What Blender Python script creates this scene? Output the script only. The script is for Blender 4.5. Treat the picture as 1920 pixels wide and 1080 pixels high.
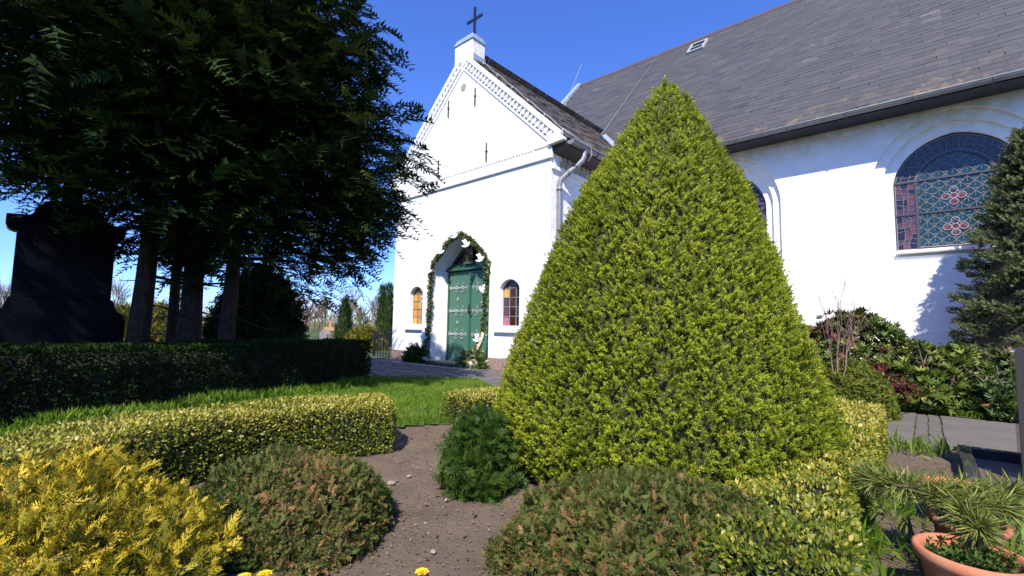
import bpy, bmesh, math, random
import numpy as np
from mathutils import Vector, Matrix
from mathutils.geometry import tessellate_polygon

for o in list(bpy.data.objects):
    bpy.data.objects.remove(o)
scene = bpy.context.scene
COL = scene.collection
R = math.radians

# ------------------------------------------------------------------ camera
cam_d = bpy.data.cameras.new('camera')
cam = bpy.data.objects.new('camera', cam_d)
COL.objects.link(cam)
cam_d.sensor_width = 36.0
cam_d.sensor_fit = 'HORIZONTAL'
cam_d.lens = 36.0 * 862.86 / 1920.0
cam_d.clip_start = 0.05
cam_d.clip_end = 3000
PITCH, ROLL, EYE = R(4.690), R(0.9626), 0.95
_f = Vector((0, math.cos(PITCH), math.sin(PITCH)))
_u0 = Vector((0, -math.sin(PITCH), math.cos(PITCH)))
_r0 = Vector((1, 0, 0))
_rt = math.cos(ROLL) * _r0 + math.sin(ROLL) * _u0
_up = -math.sin(ROLL) * _r0 + math.cos(ROLL) * _u0
cam.matrix_world = Matrix(((_rt.x, _up.x, -_f.x, 0), (_rt.y, _up.y, -_f.y, 0),
                           (_rt.z, _up.z, -_f.z, EYE), (0, 0, 0, 1)))
scene.camera = cam

# ------------------------------------------------------------------ sky and sun
SUN_AZ, SUN_EL = 191.0, 47.0          # degrees clockwise from +Y, elevation
world = bpy.data.worlds.new('World')
scene.world = world
world.use_nodes = True
wn = world.node_tree
wn.nodes.clear()
w_out = wn.nodes.new('ShaderNodeOutputWorld')
w_bg = wn.nodes.new('ShaderNodeBackground')
w_sky = wn.nodes.new('ShaderNodeTexSky')
w_sky.sky_type = 'NISHITA'
w_sky.sun_disc = False
w_sky.sun_elevation = R(SUN_EL)
w_sky.sun_rotation = R(SUN_AZ)
w_sky.altitude = 0
w_sky.air_density = 1.0
w_sky.dust_density = 0.0
w_sky.ozone_density = 4.0
w_bg.inputs['Strength'].default_value = 0.105
w_tint = wn.nodes.new('ShaderNodeMix')          # the photograph's saturated rendering of the blue
w_tint.data_type = 'RGBA'; w_tint.blend_type = 'MULTIPLY'
w_tint.inputs[0].default_value = 1.0
w_tint.inputs[7].default_value = (0.68, 0.95, 1.72, 1)
wn.links.new(w_sky.outputs['Color'], w_tint.inputs[6])
wn.links.new(w_tint.outputs[2], w_bg.inputs['Color'])
wn.links.new(w_bg.outputs['Background'], w_out.inputs['Surface'])

sun_d = bpy.data.lights.new('sun', 'SUN')
sun_d.energy = 5.0
sun_d.angle = R(0.5)
sun_d.color = (1.0, 0.93, 0.81)
sun = bpy.data.objects.new('sun', sun_d)
COL.objects.link(sun)
_a, _e = R(SUN_AZ), R(SUN_EL)
SUN_TO = Vector((math.sin(_a) * math.cos(_e), math.cos(_a) * math.cos(_e), math.sin(_e)))
sun.rotation_euler = (-SUN_TO).to_track_quat('-Z', 'Y').to_euler()
sun.location = (0, 0, 30)

vs = scene.view_settings
vs.view_transform = 'Standard'
vs.look = 'None'
vs.gamma = 1.0
vs.exposure = 0.62
vs.use_curve_mapping = False
scene.render.engine = 'CYCLES'
scene.cycles.max_bounces = 6
scene.cycles.transparent_max_bounces = 6
scene.render.resolution_x = 1024
scene.render.resolution_y = 576

# ------------------------------------------------------------------ helpers
rng = np.random.default_rng(7)
random.seed(7)


def tag(o, label=None, cat=None, group=None, kind=None):
    if label: o['label'] = label
    if cat: o['category'] = cat
    if group: o['group'] = group
    if kind: o['kind'] = kind
    return o


def empty(name, loc=(0, 0, 0), rz=0.0, parent=None):
    o = bpy.data.objects.new(name, None)
    o.empty_display_size = 0.2
    COL.objects.link(o)
    o.location = loc
    o.rotation_euler = (0, 0, rz)
    o.parent = parent
    return o


def link(name, me, mat=None, parent=None, loc=None, rot=None, scale=None):
    o = bpy.data.objects.new(name, me)
    COL.objects.link(o)
    if mat is not None and not me.materials:
        me.materials.append(mat)
    o.parent = parent
    if loc is not None: o.location = loc
    if rot is not None: o.rotation_euler = rot
    if scale is not None: o.scale = scale
    return o


class MB:
    """collects plain polygons; build() makes ONE mesh object of them"""
    def __init__(s):
        s.v = []; s.f = []; s.sm = []

    def add(s, vs_, fs, smooth=False):
        n = len(s.v)
        s.v.extend([tuple(p) for p in vs_])
        for f in fs:
            s.f.append(tuple(i + n for i in f)); s.sm.append(smooth)
        return s

    def box(s, x0, x1, y0, y1, z0, z1):
        p = [(x0, y0, z0), (x1, y0, z0), (x1, y1, z0), (x0, y1, z0),
             (x0, y0, z1), (x1, y0, z1), (x1, y1, z1), (x0, y1, z1)]
        return s.add(p, [(3, 2, 1, 0), (4, 5, 6, 7), (0, 1, 5, 4), (1, 2, 6, 5), (2, 3, 7, 6), (3, 0, 4, 7)])

    def obox(s, c, ax, ay, az, hx, hy, hz):
        c, ax, ay, az = Vector(c), Vector(ax), Vector(ay), Vector(az)
        p = [c + ax * (i * hx) + ay * (j * hy) + az * (k * hz) for k in (-1, 1) for i, j in ((-1, -1), (1, -1), (1, 1), (-1, 1))]
        return s.add(p, [(3, 2, 1, 0), (4, 5, 6, 7), (0, 1, 5, 4), (1, 2, 6, 5), (2, 3, 7, 6), (3, 0, 4, 7)])

    def prism(s, poly, y0, y1):
        """poly in (x, z), counter-clockwise seen from -y; extruded y0 -> y1"""
        n = len(poly)
        pts = [(x, y0, z) for x, z in poly] + [(x, y1, z) for x, z in poly]
        tr = tessellate_polygon([[Vector((x, z, 0)) for x, z in poly]])
        fs = []
        for a, b, c in tr:
            ax, az_ = poly[a]; bx, bz = poly[b]; cx, cz = poly[c]
            if (bx - ax) * (cz - az_) - (bz - az_) * (cx - ax) < 0: a, b, c = a, c, b
            fs.append((a, b, c)); fs.append((c + n, b + n, a + n))
        for i in range(n):
            j = (i + 1) % n
            fs.append((i, i + n, j + n, j))
        return s.add(pts, fs)

    def prism_z(s, poly, z0, z1):
        n = len(poly)
        pts = [(x, y, z0) for x, y in poly] + [(x, y, z1) for x, y in poly]
        tr = tessellate_polygon([[Vector((x, y, 0)) for x, y in poly]])
        fs = []
        for a, b, c in tr:
            ax, ay = poly[a]; bx, by = poly[b]; cx, cy = poly[c]
            if (bx - ax) * (cy - ay) - (by - ay) * (cx - ax) < 0: a, b, c = a, c, b
            fs.append((a + n, b + n, c + n)); fs.append((c, b, a))
        for i in range(n):
            j = (i + 1) % n
            fs.append((i, j, j + n, i + n))
        return s.add(pts, fs)

    def tube(s, path, rad, seg=8, caps=True):
        path = [Vector(p) for p in path]
        rads = rad if isinstance(rad, (list, tuple)) else [rad] * len(path)
        vs_ = []; fs = []
        ref = Vector((0.0123, 0.0345, 1))
        prev = None
        for i, p in enumerate(path):
            d = (path[min(i + 1, len(path) - 1)] - path[max(i - 1, 0)]).normalized()
            if prev is None:
                a = d.cross(ref)
                if a.length < 1e-3: a = d.cross(Vector((1, 0, 0)))
                a.normalize()
            else:
                a = (prev - d * prev.dot(d)).normalized()
            prev = a
            b = d.cross(a)
            for k in range(seg):
                t = 2 * math.pi * k / seg
                vs_.append(p + (a * math.cos(t) + b * math.sin(t)) * rads[i])
        for i in range(len(path) - 1):
            for k in range(seg):
                k2 = (k + 1) % seg
                fs.append((i * seg + k, i * seg + k2, (i + 1) * seg + k2, (i + 1) * seg + k))
        s.add(vs_, fs, True)
        if caps:
            n = len(s.v) - len(vs_)
            s.f.append(tuple(n + k for k in reversed(range(seg)))); s.sm.append(False)
            m = n + (len(path) - 1) * seg
            s.f.append(tuple(m + k for k in range(seg))); s.sm.append(False)
        return s

    def lathe(s, prof, seg=32, c=(0, 0, 0)):
        vs_ = []; fs = []
        for r_, z in prof:
            for k in range(seg):
                t = 2 * math.pi * k / seg
                vs_.append((c[0] + r_ * math.cos(t), c[1] + r_ * math.sin(t), c[2] + z))
        for i in range(len(prof) - 1):
            for k in range(seg):
                k2 = (k + 1) % seg
                fs.append((i * seg + k, i * seg + k2, (i + 1) * seg + k2, (i + 1) * seg + k))
        return s.add(vs_, fs, True)

    def mesh(s, name, bevel=0.0):
        me = bpy.data.meshes.new(name)
        me.from_pydata(s.v, [], s.f)
        me.polygons.foreach_set('use_smooth', s.sm)
        if bevel > 0:
            bm = bmesh.new(); bm.from_mesh(me)
            bmesh.ops.remove_doubles(bm, verts=bm.verts, dist=1e-5)
            es = [e for e in bm.edges if len(e.link_faces) == 2 and e.calc_face_angle(0) > 0.5]
            bmesh.ops.bevel(bm, geom=es, offset=bevel, segments=2, affect='EDGES', profile=0.6)
            bm.to_mesh(me); bm.free()
        me.update()
        return me

    def build(s, name, mat, parent=None, bevel=0.0, loc=None):
        return link(name, s.mesh(name, bevel), mat, parent, loc)


# ---- materials -------------------------------------------------------------
def new_mat(name):
    m = bpy.data.materials.new(name)
    m.use_nodes = True
    nt = m.node_tree
    b = nt.nodes['Principled BSDF']
    return m, nt, b


def N(nt, t, **kw):
    n = nt.nodes.new(t)
    for k, v in kw.items():
        if k.startswith('i_'):
            n.inputs[k[2:]].default_value = v
        else:
            setattr(n, k, v)
    return n


def ramp(nt, stops):
    n = nt.nodes.new('ShaderNodeValToRGB')
    cr = n.color_ramp
    while len(cr.elements) < len(stops): cr.elements.new(0.5)
    for e, (p, c) in zip(cr.elements, stops):
        e.position = p
        e.color = (c[0], c[1], c[2], 1)
    return n


def coords(nt, kind='Object'):
    return nt.nodes.new('ShaderNodeTexCoord').outputs[kind]


def noise(nt, vec, scale, detail=4, rough=0.55):
    n = N(nt, 'ShaderNodeTexNoise')
    n.inputs['Scale'].default_value = scale
    n.inputs['Detail'].default_value = detail
    n.inputs['Roughness'].default_value = rough
    nt.links.new(vec, n.inputs['Vector'])
    return n


def bump(nt, b, h, strength, dist=0.01):
    n = N(nt, 'ShaderNodeBump')
    n.inputs['Strength'].default_value = strength
    n.inputs['Distance'].default_value = dist
    nt.links.new(h, n.inputs['Height'])
    nt.links.new(n.outputs['Normal'], b.inputs['Normal'])
    return n


def mixc(nt, fac, a, b_):
    n = nt.nodes.new('ShaderNodeMix')
    n.data_type = 'RGBA'
    for sock, v in ((n.inputs[0], fac), (n.inputs[6], a), (n.inputs[7], b_)):
        if hasattr(v, 'links') or hasattr(v, 'is_linked'):
            nt.links.new(v, sock)
        elif isinstance(v, (int, float)):
            sock.default_value = v
        else:
            sock.default_value = (v[0], v[1], v[2], 1)
    return n.outputs[2]


def simple_mat(name, c1, c2=None, scale=12, rough=0.6, metal=0.0, bs=0.15, bd=0.004, lo=0.35, hi=0.7, spec=0.5, obj_var=0.0):
    """two-tone noise colour with fine relief"""
    m, nt, b = new_mat(name)
    tc = coords(nt)
    nz = noise(nt, tc, scale, 6)
    c2 = c2 or tuple(x * 0.75 for x in c1)
    rp = ramp(nt, [(lo, c1), (hi, c2)])
    nt.links.new(nz.outputs['Fac'], rp.inputs['Fac'])
    out = rp.outputs['Color']
    if obj_var:
        oi = N(nt, 'ShaderNodeObjectInfo')
        mr = N(nt, 'ShaderNodeMapRange')
        mr.inputs['To Min'].default_value = 1 - obj_var
        mr.inputs['To Max'].default_value = 1 + obj_var
        nt.links.new(oi.outputs['Random'], mr.inputs['Value'])
        hs = N(nt, 'ShaderNodeHueSaturation')
        nt.links.new(mr.outputs['Result'], hs.inputs['Value'])
        nt.links.new(out, hs.inputs['Color'])
        out = hs.outputs['Color']
    nt.links.new(out, b.inputs['Base Color'])
    b.inputs['Roughness'].default_value = rough
    b.inputs['Metallic'].default_value = metal
    b.inputs['Specular IOR Level'].default_value = spec
    n2 = noise(nt, tc, scale * 4, 5)
    if bs: bump(nt, b, n2.outputs['Fac'], bs, bd)
    return m


def leaf_mat(name, stops, tip=None, rough=0.5, trans=0.25, spec=0.22, tip_lo=0.5, tip_hi=1.0):
    """colour from the per-leaf attribute tint: r random per leaf, g position along the shoot"""
    m, nt, b = new_mat(name)
    at = N(nt, 'ShaderNodeAttribute', attribute_name='tint')
    sp = N(nt, 'ShaderNodeSeparateColor')
    nt.links.new(at.outputs['Color'], sp.inputs['Color'])
    rp = ramp(nt, stops)
    nt.links.new(sp.outputs[0], rp.inputs['Fac'])
    out = rp.outputs['Color']
    if tip:
        mr = N(nt, 'ShaderNodeMapRange')
        mr.inputs['From Min'].default_value = tip_lo
        mr.inputs['From Max'].default_value = tip_hi
        nt.links.new(sp.outputs[1], mr.inputs['Value'])
        out = mixc(nt, mr.outputs['Result'], out, tip)
    nt.links.new(out, b.inputs['Base Color'])
    b.inputs['Roughness'].default_value = rough
    b.inputs['Specular IOR Level'].default_value = spec
    if trans:
        tr = N(nt, 'ShaderNodeBsdfTranslucent')
        nt.links.new(out, tr.inputs['Color'])
        mx = N(nt, 'ShaderNodeMixShader')
        mx.inputs['Fac'].default_value = trans
        nt.links.new(b.outputs['BSDF'], mx.inputs[1])
        nt.links.new(tr.outputs['BSDF'], mx.inputs[2])
        nt.links.new(mx.outputs['Shader'], nt.nodes['Material Output'].inputs['Surface'])
    return m


# ---- numpy foliage ----------------------------------------------------------
def unit(a):
    return a / np.maximum(np.linalg.norm(a, axis=-1, keepdims=True), 1e-9)


def frames(dirs, normals=None, roll=None):
    """rotation matrices whose local +Y is dir and whose local +Z leans to normal"""
    y = unit(np.asarray(dirs, float))
    n = len(y)
    z = rng.normal(size=(n, 3)) if normals is None else np.asarray(normals, float)
    z = z - y * (z * y).sum(1, keepdims=True)
    z = unit(z + 1e-6)
    x = np.cross(y, z)
    if roll is not None:
        c, s_ = np.cos(roll)[:, None], np.sin(roll)[:, None]
        x, z = c * x + s_ * z, -s_ * x + c * z
    return np.stack([x, y, z], axis=2)


def scatter(tmpl, pos, rot, scl, rnd=None):
    """tmpl=(V,F(quads),g). returns verts, faces, tint"""
    V, F, g = tmpl
    n = len(pos)
    scl = np.asarray(scl, float)
    if scl.ndim == 1: scl = scl[:, None]
    if scl.shape[1] == 1: scl = np.repeat(scl, 3, 1)
    W = np.einsum('nij,nvj->nvi', rot, V[None] * scl[:, None, :]) + pos[:, None, :]
    F2 = (F[None] + (np.arange(n) * len(V))[:, None, None]).reshape(-1, F.shape[1])
    if rnd is None: rnd = rng.random(n)
    t = np.zeros((n, len(V), 4), np.float32)
    t[:, :, 0] = rnd[:, None]
    t[:, :, 1] = g[None]
    t[:, :, 2] = rng.random(n)[:, None]
    t[:, :, 3] = 1
    return W.reshape(-1, 3), F2, t.reshape(-1, 4)


def np_mesh(name, chunks, smooth=True):
    vs_, fs, ts, off = [], [], [], 0
    for v, f, t in chunks:
        vs_.append(v); fs.append(f + off); ts.append(t); off += len(v)
    V = np.concatenate(vs_); T = np.concatenate(ts)
    me = bpy.data.meshes.new(name)
    me.vertices.add(len(V))
    me.vertices.foreach_set('co', V.astype(np.float32).ravel())
    tot = np.concatenate([np.full(len(f), f.shape[1], np.int32) for f in fs])
    lv = np.concatenate([f.ravel() for f in fs]).astype(np.int32)
    me.loops.add(len(lv))
    me.loops.foreach_set('vertex_index', lv)
    me.polygons.add(len(tot))
    st = np.concatenate([[0], np.cumsum(tot)[:-1]]).astype(np.int32)
    me.polygons.foreach_set('loop_start', st)
    me.polygons.foreach_set('loop_total', tot)
    me.polygons.foreach_set('use_smooth', np.full(len(tot), bool(smooth)))
    at = me.attributes.new('tint', 'FLOAT_COLOR', 'POINT')
    at.data.foreach_set('color', T.astype(np.float32).ravel())
    me.update(calc_edges=True)
    return me


def T_(tris, g):
    """template from list of triangles and matching g values"""
    V = np.array([p for q in tris for p in q], float)
    F = np.arange(len(V)).reshape(-1, 3)
    return V, F, np.array([x for q in g for x in q], float)


def needle_q(p, d, L, w, up=(0, 0, 1), g0=0.0, g1=1.0):
    """one needle: a slim triangle, widest near its foot"""
    p = np.array(p, float); d = np.array(d, float); d /= np.linalg.norm(d)
    sd = np.cross(d, np.array(up, float)); sd /= max(np.linalg.norm(sd), 1e-6)
    k = np.cross(sd, d) * L * .10
    return [p + d * L * .12 + sd * w * .62, p + d * L + k, p + d * L * .12 - sd * w * .62], [g0, g1, g0]


def leaf_tmpl(w=0.5, fold=0.12):
    if fold == 0:
        return np.array([(0, 0, 0), (w / 2, .48, 0), (0, 1, 0.05), (-w / 2, .48, 0)], float), np.array([[0, 1, 2, 3]]), np.array([0, .5, 1, .5])
    b, t = (0, 0, 0), (0, 1, 0.02)
    m = (0, .5, -fold * .5)
    l, r = (-w / 2, .48, fold * .5), (w / 2, .48, fold * .5)
    V = np.array([b, r, t, m, l], float)
    return V, np.array([[0, 1, 2, 3], [0, 3, 2, 4]]), np.array([0, .5, 1, .5, .5])


def shoot_tmpl(n, ang, L, w, seed, length=1.0, tipfan=4):
    """stem along +y with n needles set spirally round it, leaning forward by ang"""
    rr = np.random.default_rng(seed)
    q, g = [], []
    for i in range(n):
        s = (i + 0.5) / n
        az = i * 2.39996 + rr.normal() * 0.2
        a = ang * (1 - 0.35 * s) + rr.normal() * 0.12
        d = (math.sin(a) * math.cos(az), math.cos(a), math.sin(a) * math.sin(az))
        LL = L * (1.0 - 0.35 * s) * rr.uniform(.8, 1.15)
        up = (math.cos(az + 1.57), 0, math.sin(az + 1.57))
        up = np.cross(d, up)
        a_, b_ = needle_q((0, s * length * 0.8, 0), d, LL, w, up, s * .6, s * .6 + .4)
        q.append(a_); g.append(b_)
    return T_(q, g)


def flat_tmpl(n, L, w, seed, ang=0.9, length=1.0, droop=0.0, taper=0.6, sub=False):
    """flat spray: stem along +y, branchlets left and right in the xy plane"""
    rr = np.random.default_rng(seed)
    q, g = [], []
    def py(s): return np.array([0, s * length, -droop * s * s])
    ns = 3
    for i in range(ns):
        a, b = py(i / ns), py((i + 1) / ns)
        ww = w * 0.45
        q.append([a + [ww, 0, 0], b, a - [ww, 0, 0]])
        g.append([i / ns * .5] * 3)
    for i in range(n):
        s = (i + 1) / (n + 0.3)
        for sg in (-1, 1):
            a = ang * rr.uniform(.8, 1.15)
            LL = L * (1 - taper * s) * rr.uniform(.75, 1.2)
            d = np.array([sg * math.sin(a), math.cos(a), rr.normal() * .15 - .1])
            p = py(s)
            a_, b_ = needle_q(p, d, LL, w, (0, 0, 1), s * .5, .5 + s * .5)
            q.append(a_); g.append(b_)
            if sub:
                for k in (0.35, 0.65):
                    for sg2 in (-1, 1):
                        a2 = a + sg2 * .7
                        d2 = np.array([sg * math.sin(a2), math.cos(a2), rr.normal() * .15 - .1])
                        p2 = p + d / np.linalg.norm(d) * LL * k
                        a_, b_ = needle_q(p2, d2, LL * .45 * (1.2 - k), w * .8, (0, 0, 1), .4 + s * .3, .7 + s * .3)
                        q.append(a_); g.append(b_)
    return T_(q, g)


def sphere_dirs(n):
    d = rng.normal(size=(n, 3))
    return unit(d)


def lump(d, seed, amp=1.0, freq=2.0):
    """cheap smooth noise of directions / positions"""
    rr = np.random.default_rng(seed)
    s = np.zeros(len(d))
    for k in range(6):
        w = rr.normal(size=3) * freq * (1 + k * .5)
        s += np.sin(d @ w + rr.uniform(0, 6.28)) / (1 + k * .6)
    return amp * s / 2.6
# ------------------------------------------------------------------ church
P0 = Vector((-3.282, 12.776, 0.0))
TH = R(-41.783)
DX = Vector((math.cos(TH), math.sin(TH), 0)); DY = Vector((-math.sin(TH), math.cos(TH), 0))


def W(u, b, z=0.0):
    """church grid (along the porch front, into the building, up) to world"""
    return P0 + DX * u + DY * b + Vector((0, 0, z))


def whitewash(name, dirt_top=None):
    m, nt, b = new_mat(name)
    tc = coords(nt)
    n1 = noise(nt, tc, 3.0, 5, .6)
    rp = ramp(nt, [(.3, (.86, .86, .85)), (.75, (.76, .76, .74))])
    nt.links.new(n1.outputs['Fac'], rp.inputs['Fac'])
    col = rp.outputs['Color']
    sep = N(nt, 'ShaderNodeSeparateXYZ')
    nt.links.new(tc, sep.inputs[0])
    # green-brown splash dirt at the foot of the wall
    mr = N(nt, 'ShaderNodeMapRange')
    mr.inputs['From Min'].default_value = 0.75; mr.inputs['From Max'].default_value = 0.2
    nt.links.new(sep.outputs['Z'], mr.inputs['Value'])
    n2 = noise(nt, tc, 7, 6, .7)
    mul = N(nt, 'ShaderNodeMath', operation='MULTIPLY')
    rp2 = ramp(nt, [(.5, (0, 0, 0)), (.72, (.7, .7, .7))])
    nt.links.new(n2.outputs['Fac'], rp2.inputs['Fac'])
    nt.links.new(mr.outputs['Result'], mul.inputs[0]); nt.links.new(rp2.outputs['Color'], mul.inputs[1])
    col = mixc(nt, mul.outputs[0], col, (.36, .34, .28))
    if dirt_top:
        z0, z1 = dirt_top
        mr2 = N(nt, 'ShaderNodeMapRange')
        mr2.inputs['From Min'].default_value = z0; mr2.inputs['From Max'].default_value = z1
        nt.links.new(sep.outputs['Z'], mr2.inputs['Value'])
        n3 = noise(nt, tc, 5, 8, .75)
        ad = N(nt, 'ShaderNodeMath', operation='ADD'); ad.inputs[1].default_value = -.42
        mu = N(nt, 'ShaderNodeMath', operation='MULTIPLY_ADD')
        nt.links.new(n3.outputs['Fac'], ad.inputs[0])
        mu.inputs[1].default_value = 2.2
        nt.links.new(ad.outputs[0], mu.inputs[0]); nt.links.new(mr2.outputs['Result'], mu.inputs[2])
        mm = N(nt, 'ShaderNodeMath', operation='MULTIPLY'); mm.use_clamp = True
        nt.links.new(mu.outputs[0], mm.inputs[0]); nt.links.new(mr2.outputs['Result'], mm.inputs[1])
        col = mixc(nt, mm.outputs[0], col, (.34, .28, .19))
    nt.links.new(col, b.inputs['Base Color'])
    b.inputs['Roughness'].default_value = .85
    b.inputs['Specular IOR Level'].default_value = .15
    n4 = noise(nt, tc, 2.2, 8, .62)
    bump(nt, b, n4.outputs['Fac'], .55, .05)
    return m


M_white = whitewash('whitewash')
M_white_nave = whitewash('nave_whitewash', (4.75, 5.7))
M_dirtywhite = simple_mat('weathered_render', (.78, .77, .72), (.45, .42, .33), 9, .9, lo=.45, hi=.75)
M_zinc = simple_mat('zinc', (.23, .245, .255), (.17, .18, .19), 6, .5, .2, bs=.05)
M_lead = simple_mat('lead_flashing', (.42, .50, .58), (.32, .38, .45), 5, .5, .4, bs=.1)
M_iron = simple_mat('wrought_iron', (.035, .033, .035), (.07, .05, .045), 30, .55, .3)
M_greypaint = simple_mat('grey_ironwork', (.40, .42, .42), (.30, .32, .32), 30, .5, .2)
M_black = simple_mat('black_paint', (.012, .012, .02), (.02, .02, .03), 20, .4)
M_soffit = simple_mat('brown_boards', (.055, .035, .03), (.035, .022, .02), 14, .6)
M_brownbrick = simple_mat('bare_brick', (.42, .35, .24), (.30, .25, .18), 18, .9)
M_door = simple_mat('green_door_paint', (.055, .148, .098), (.066, .170, .114), 10, .45, bs=.1)
M_doorframe = simple_mat('dark_green_paint', (.034, .115, .070), (.028, .10, .062), 10, .4)
M_tile = simple_mat('ridge_tile', (.085, .045, .038), (.07, .055, .05), 8, .8)
M_granite = simple_mat('plinth_granite', (.32, .20, .155), (.17, .13, .115), 16, .8, obj_var=.25)
M_leadcame = simple_mat('lead_came', (.38, .38, .37), (.26, .26, .26), 40, .55, .0, bs=.03)
M_winframe = simple_mat('window_iron', (.060, .060, .075), (.045, .045, .055), 20, .5, .1)


def slate_mat():
    m, nt, b = new_mat('slate')
    at = N(nt, 'ShaderNodeAttribute', attribute_name='tint')
    sp = N(nt, 'ShaderNodeSeparateColor')
    nt.links.new(at.outputs['Color'], sp.inputs['Color'])
    oi = N(nt, 'ShaderNodeObjectInfo')
    ad = N(nt, 'ShaderNodeMath', operation='ADD')
    nt.links.new(sp.outputs[0], ad.inputs[0]); nt.links.new(oi.outputs['Random'], ad.inputs[1])
    fr = N(nt, 'ShaderNodeMath', operation='FRACT')
    nt.links.new(ad.outputs[0], fr.inputs[0])
    rp = ramp(nt, [(0, (.054, .052, .054)), (.45, (.062, .060, .061)), (.88, (.072, .069, .069)), (.96, (.082, .073, .065)), (.985, (.038, .041, .052)), (1, (.11, .102, .098))])
    nt.links.new(fr.outputs[0], rp.inputs['Fac'])
    geo = N(nt, 'ShaderNodeNewGeometry')
    n1 = noise(nt, geo.outputs['Position'], 1.1, 7, .7)
    r1 = ramp(nt, [(.55, (0, 0, 0)), (.72, (1, 1, 1))])
    nt.links.new(n1.outputs['Fac'], r1.inputs['Fac'])
    n2 = noise(nt, geo.outputs['Position'], 9, 6, .7)
    r2 = ramp(nt, [(.52, (0, 0, 0)), (.66, (1, 1, 1))])
    nt.links.new(n2.outputs['Fac'], r2.inputs['Fac'])
    mu = N(nt, 'ShaderNodeMath', operation='MULTIPLY')
    nt.links.new(r1.outputs['Color'], mu.inputs[0]); nt.links.new(r2.outputs['Color'], mu.inputs[1])
    col = mixc(nt, mu.outputs[0], rp.outputs['Color'], (.17, .135, .09))
    # yellow lichen low on the roof
    sep = N(nt, 'ShaderNodeSeparateXYZ'); nt.links.new(geo.outputs['Position'], sep.inputs[0])
    mr = N(nt, 'ShaderNodeMapRange'); mr.inputs['From Min'].default_value = 6.35; mr.inputs['From Max'].default_value = 5.75
    nt.links.new(sep.outputs['Z'], mr.inputs['Value'])
    n3 = noise(nt, geo.outputs['Position'], 3.5, 6, .7)
    r3 = ramp(nt, [(.52, (0, 0, 0)), (.64, (1, 1, 1))])
    nt.links.new(n3.outputs['Fac'], r3.inputs['Fac'])
    m3 = N(nt, 'ShaderNodeMath', operation='MULTIPLY')
    nt.links.new(r3.outputs['Color'], m3.inputs[0]); nt.links.new(mr.outputs['Result'], m3.inputs[1])
    lich = mixc(nt, r2.outputs['Color'], (.15, .115, .075), (.30, .20, .05))
    col = mixc(nt, m3.outputs[0], col, lich)
    nt.links.new(col, b.inputs['Base Color'])
    b.inputs['Roughness'].default_value = .62
    bump(nt, b, noise(nt, geo.outputs['Position'], 25, 5).outputs['Fac'], .3, .006)
    return m


M_slate = slate_mat()
M_porchslate = slate_mat(); M_porchslate.name = 'old_brown_slate'
for n_ in M_porchslate.node_tree.nodes:
    if n_.type == 'VALTORGB' and len(n_.color_ramp.elements) == 6:
        for e_, c_ in zip(n_.color_ramp.elements, [(.060, .050, .044), (.080, .066, .056), (.105, .088, .072), (.07, .052, .04), (.045, .04, .04), (.13, .11, .09)]):
            e_.color = (*c_, 1)


def glass_mat(name, c, rough=.12, c2=None):
    m, nt, b = new_mat(name)
    tc = coords(nt)
    nz = noise(nt, tc, 9, 4)
    oi = N(nt, 'ShaderNodeObjectInfo')
    c2 = c2 or tuple(x * .55 for x in c)
    rp = ramp(nt, [(.25, c), (.75, c2)])
    ad = N(nt, 'ShaderNodeMath', operation='ADD')
    sb = N(nt, 'ShaderNodeMath', operation='MULTIPLY_ADD'); sb.inputs[1].default_value = .5; sb.inputs[2].default_value = -.25
    nt.links.new(oi.outputs['Random'], sb.inputs[0])
    nt.links.new(nz.outputs['Fac'], ad.inputs[0]); nt.links.new(sb.outputs[0], ad.inputs[1])
    nt.links.new(ad.outputs[0], rp.inputs['Fac'])
    nt.links.new(rp.outputs['Color'], b.inputs['Base Color'])
    b.inputs['Roughness'].default_value = rough
    b.inputs['Specular IOR Level'].default_value = .5
    bump(nt, b, noise(nt, tc, 14, 3).outputs['Fac'], .5, .015)
    return m


G_teal = glass_mat('teal_glass', (.012, .048, .068), .22, (.008, .030, .048))
G_blue = glass_mat('blue_glass', (.012, .013, .045), .25, (.022, .010, .028))
G_red = glass_mat('red_glass', (.16, .026, .034), .25, (.09, .016, .045))
G_rose = glass_mat('dull_red_border_glass', (.14, .05, .06), .3, (.06, .03, .075))
G_amber = glass_mat('amber_glass', (.58, .26, .05), .25, (.50, .20, .03))
G_yellow = glass_mat('pale_yellow_glass', (.62, .38, .10), .25, (.55, .28, .05))
G_purple = glass_mat('purple_glass', (.10, .055, .07), .15, (.06, .03, .05))
G_pink = glass_mat('pink_glass', (.38, .13, .22), .2, (.28, .09, .17))
G_brown = glass_mat('brown_glass', (.07, .022, .010), .12, (.03, .012, .01))
G_dark = glass_mat('dark_glass', (.012, .014, .02), .08)

church = tag(empty('church', P0, TH), 'white rendered village church with slate roofs and gabled entrance porch', 'church')


def arc_pts(p, q, rad, n=10):
    """points from p to q bulging to the left of p->q direction reversed (outwards/up)"""
    p, q = Vector(p), Vector(q)
    ch = q - p; L = ch.length
    rad = max(rad, L / 2 + 1e-4)
    mid = (p + q) / 2
    nrm = Vector((-ch.y, ch.x)).normalized()     # left of p->q
    c = mid - nrm * math.sqrt(rad * rad - L * L / 4)
    a0 = math.atan2(p.y - c.y, p.x - c.x); a1 = math.atan2(q.y - c.y, q.x - c.x)
    while a1 - a0 > math.pi: a1 -= 2 * math.pi
    while a1 - a0 < -math.pi: a1 += 2 * math.pi
    return [(c.x + rad * math.cos(a0 + (a1 - a0) * i / n), c.y + rad * math.sin(a0 + (a1 - a0) * i / n)) for i in range(n + 1)]


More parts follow.
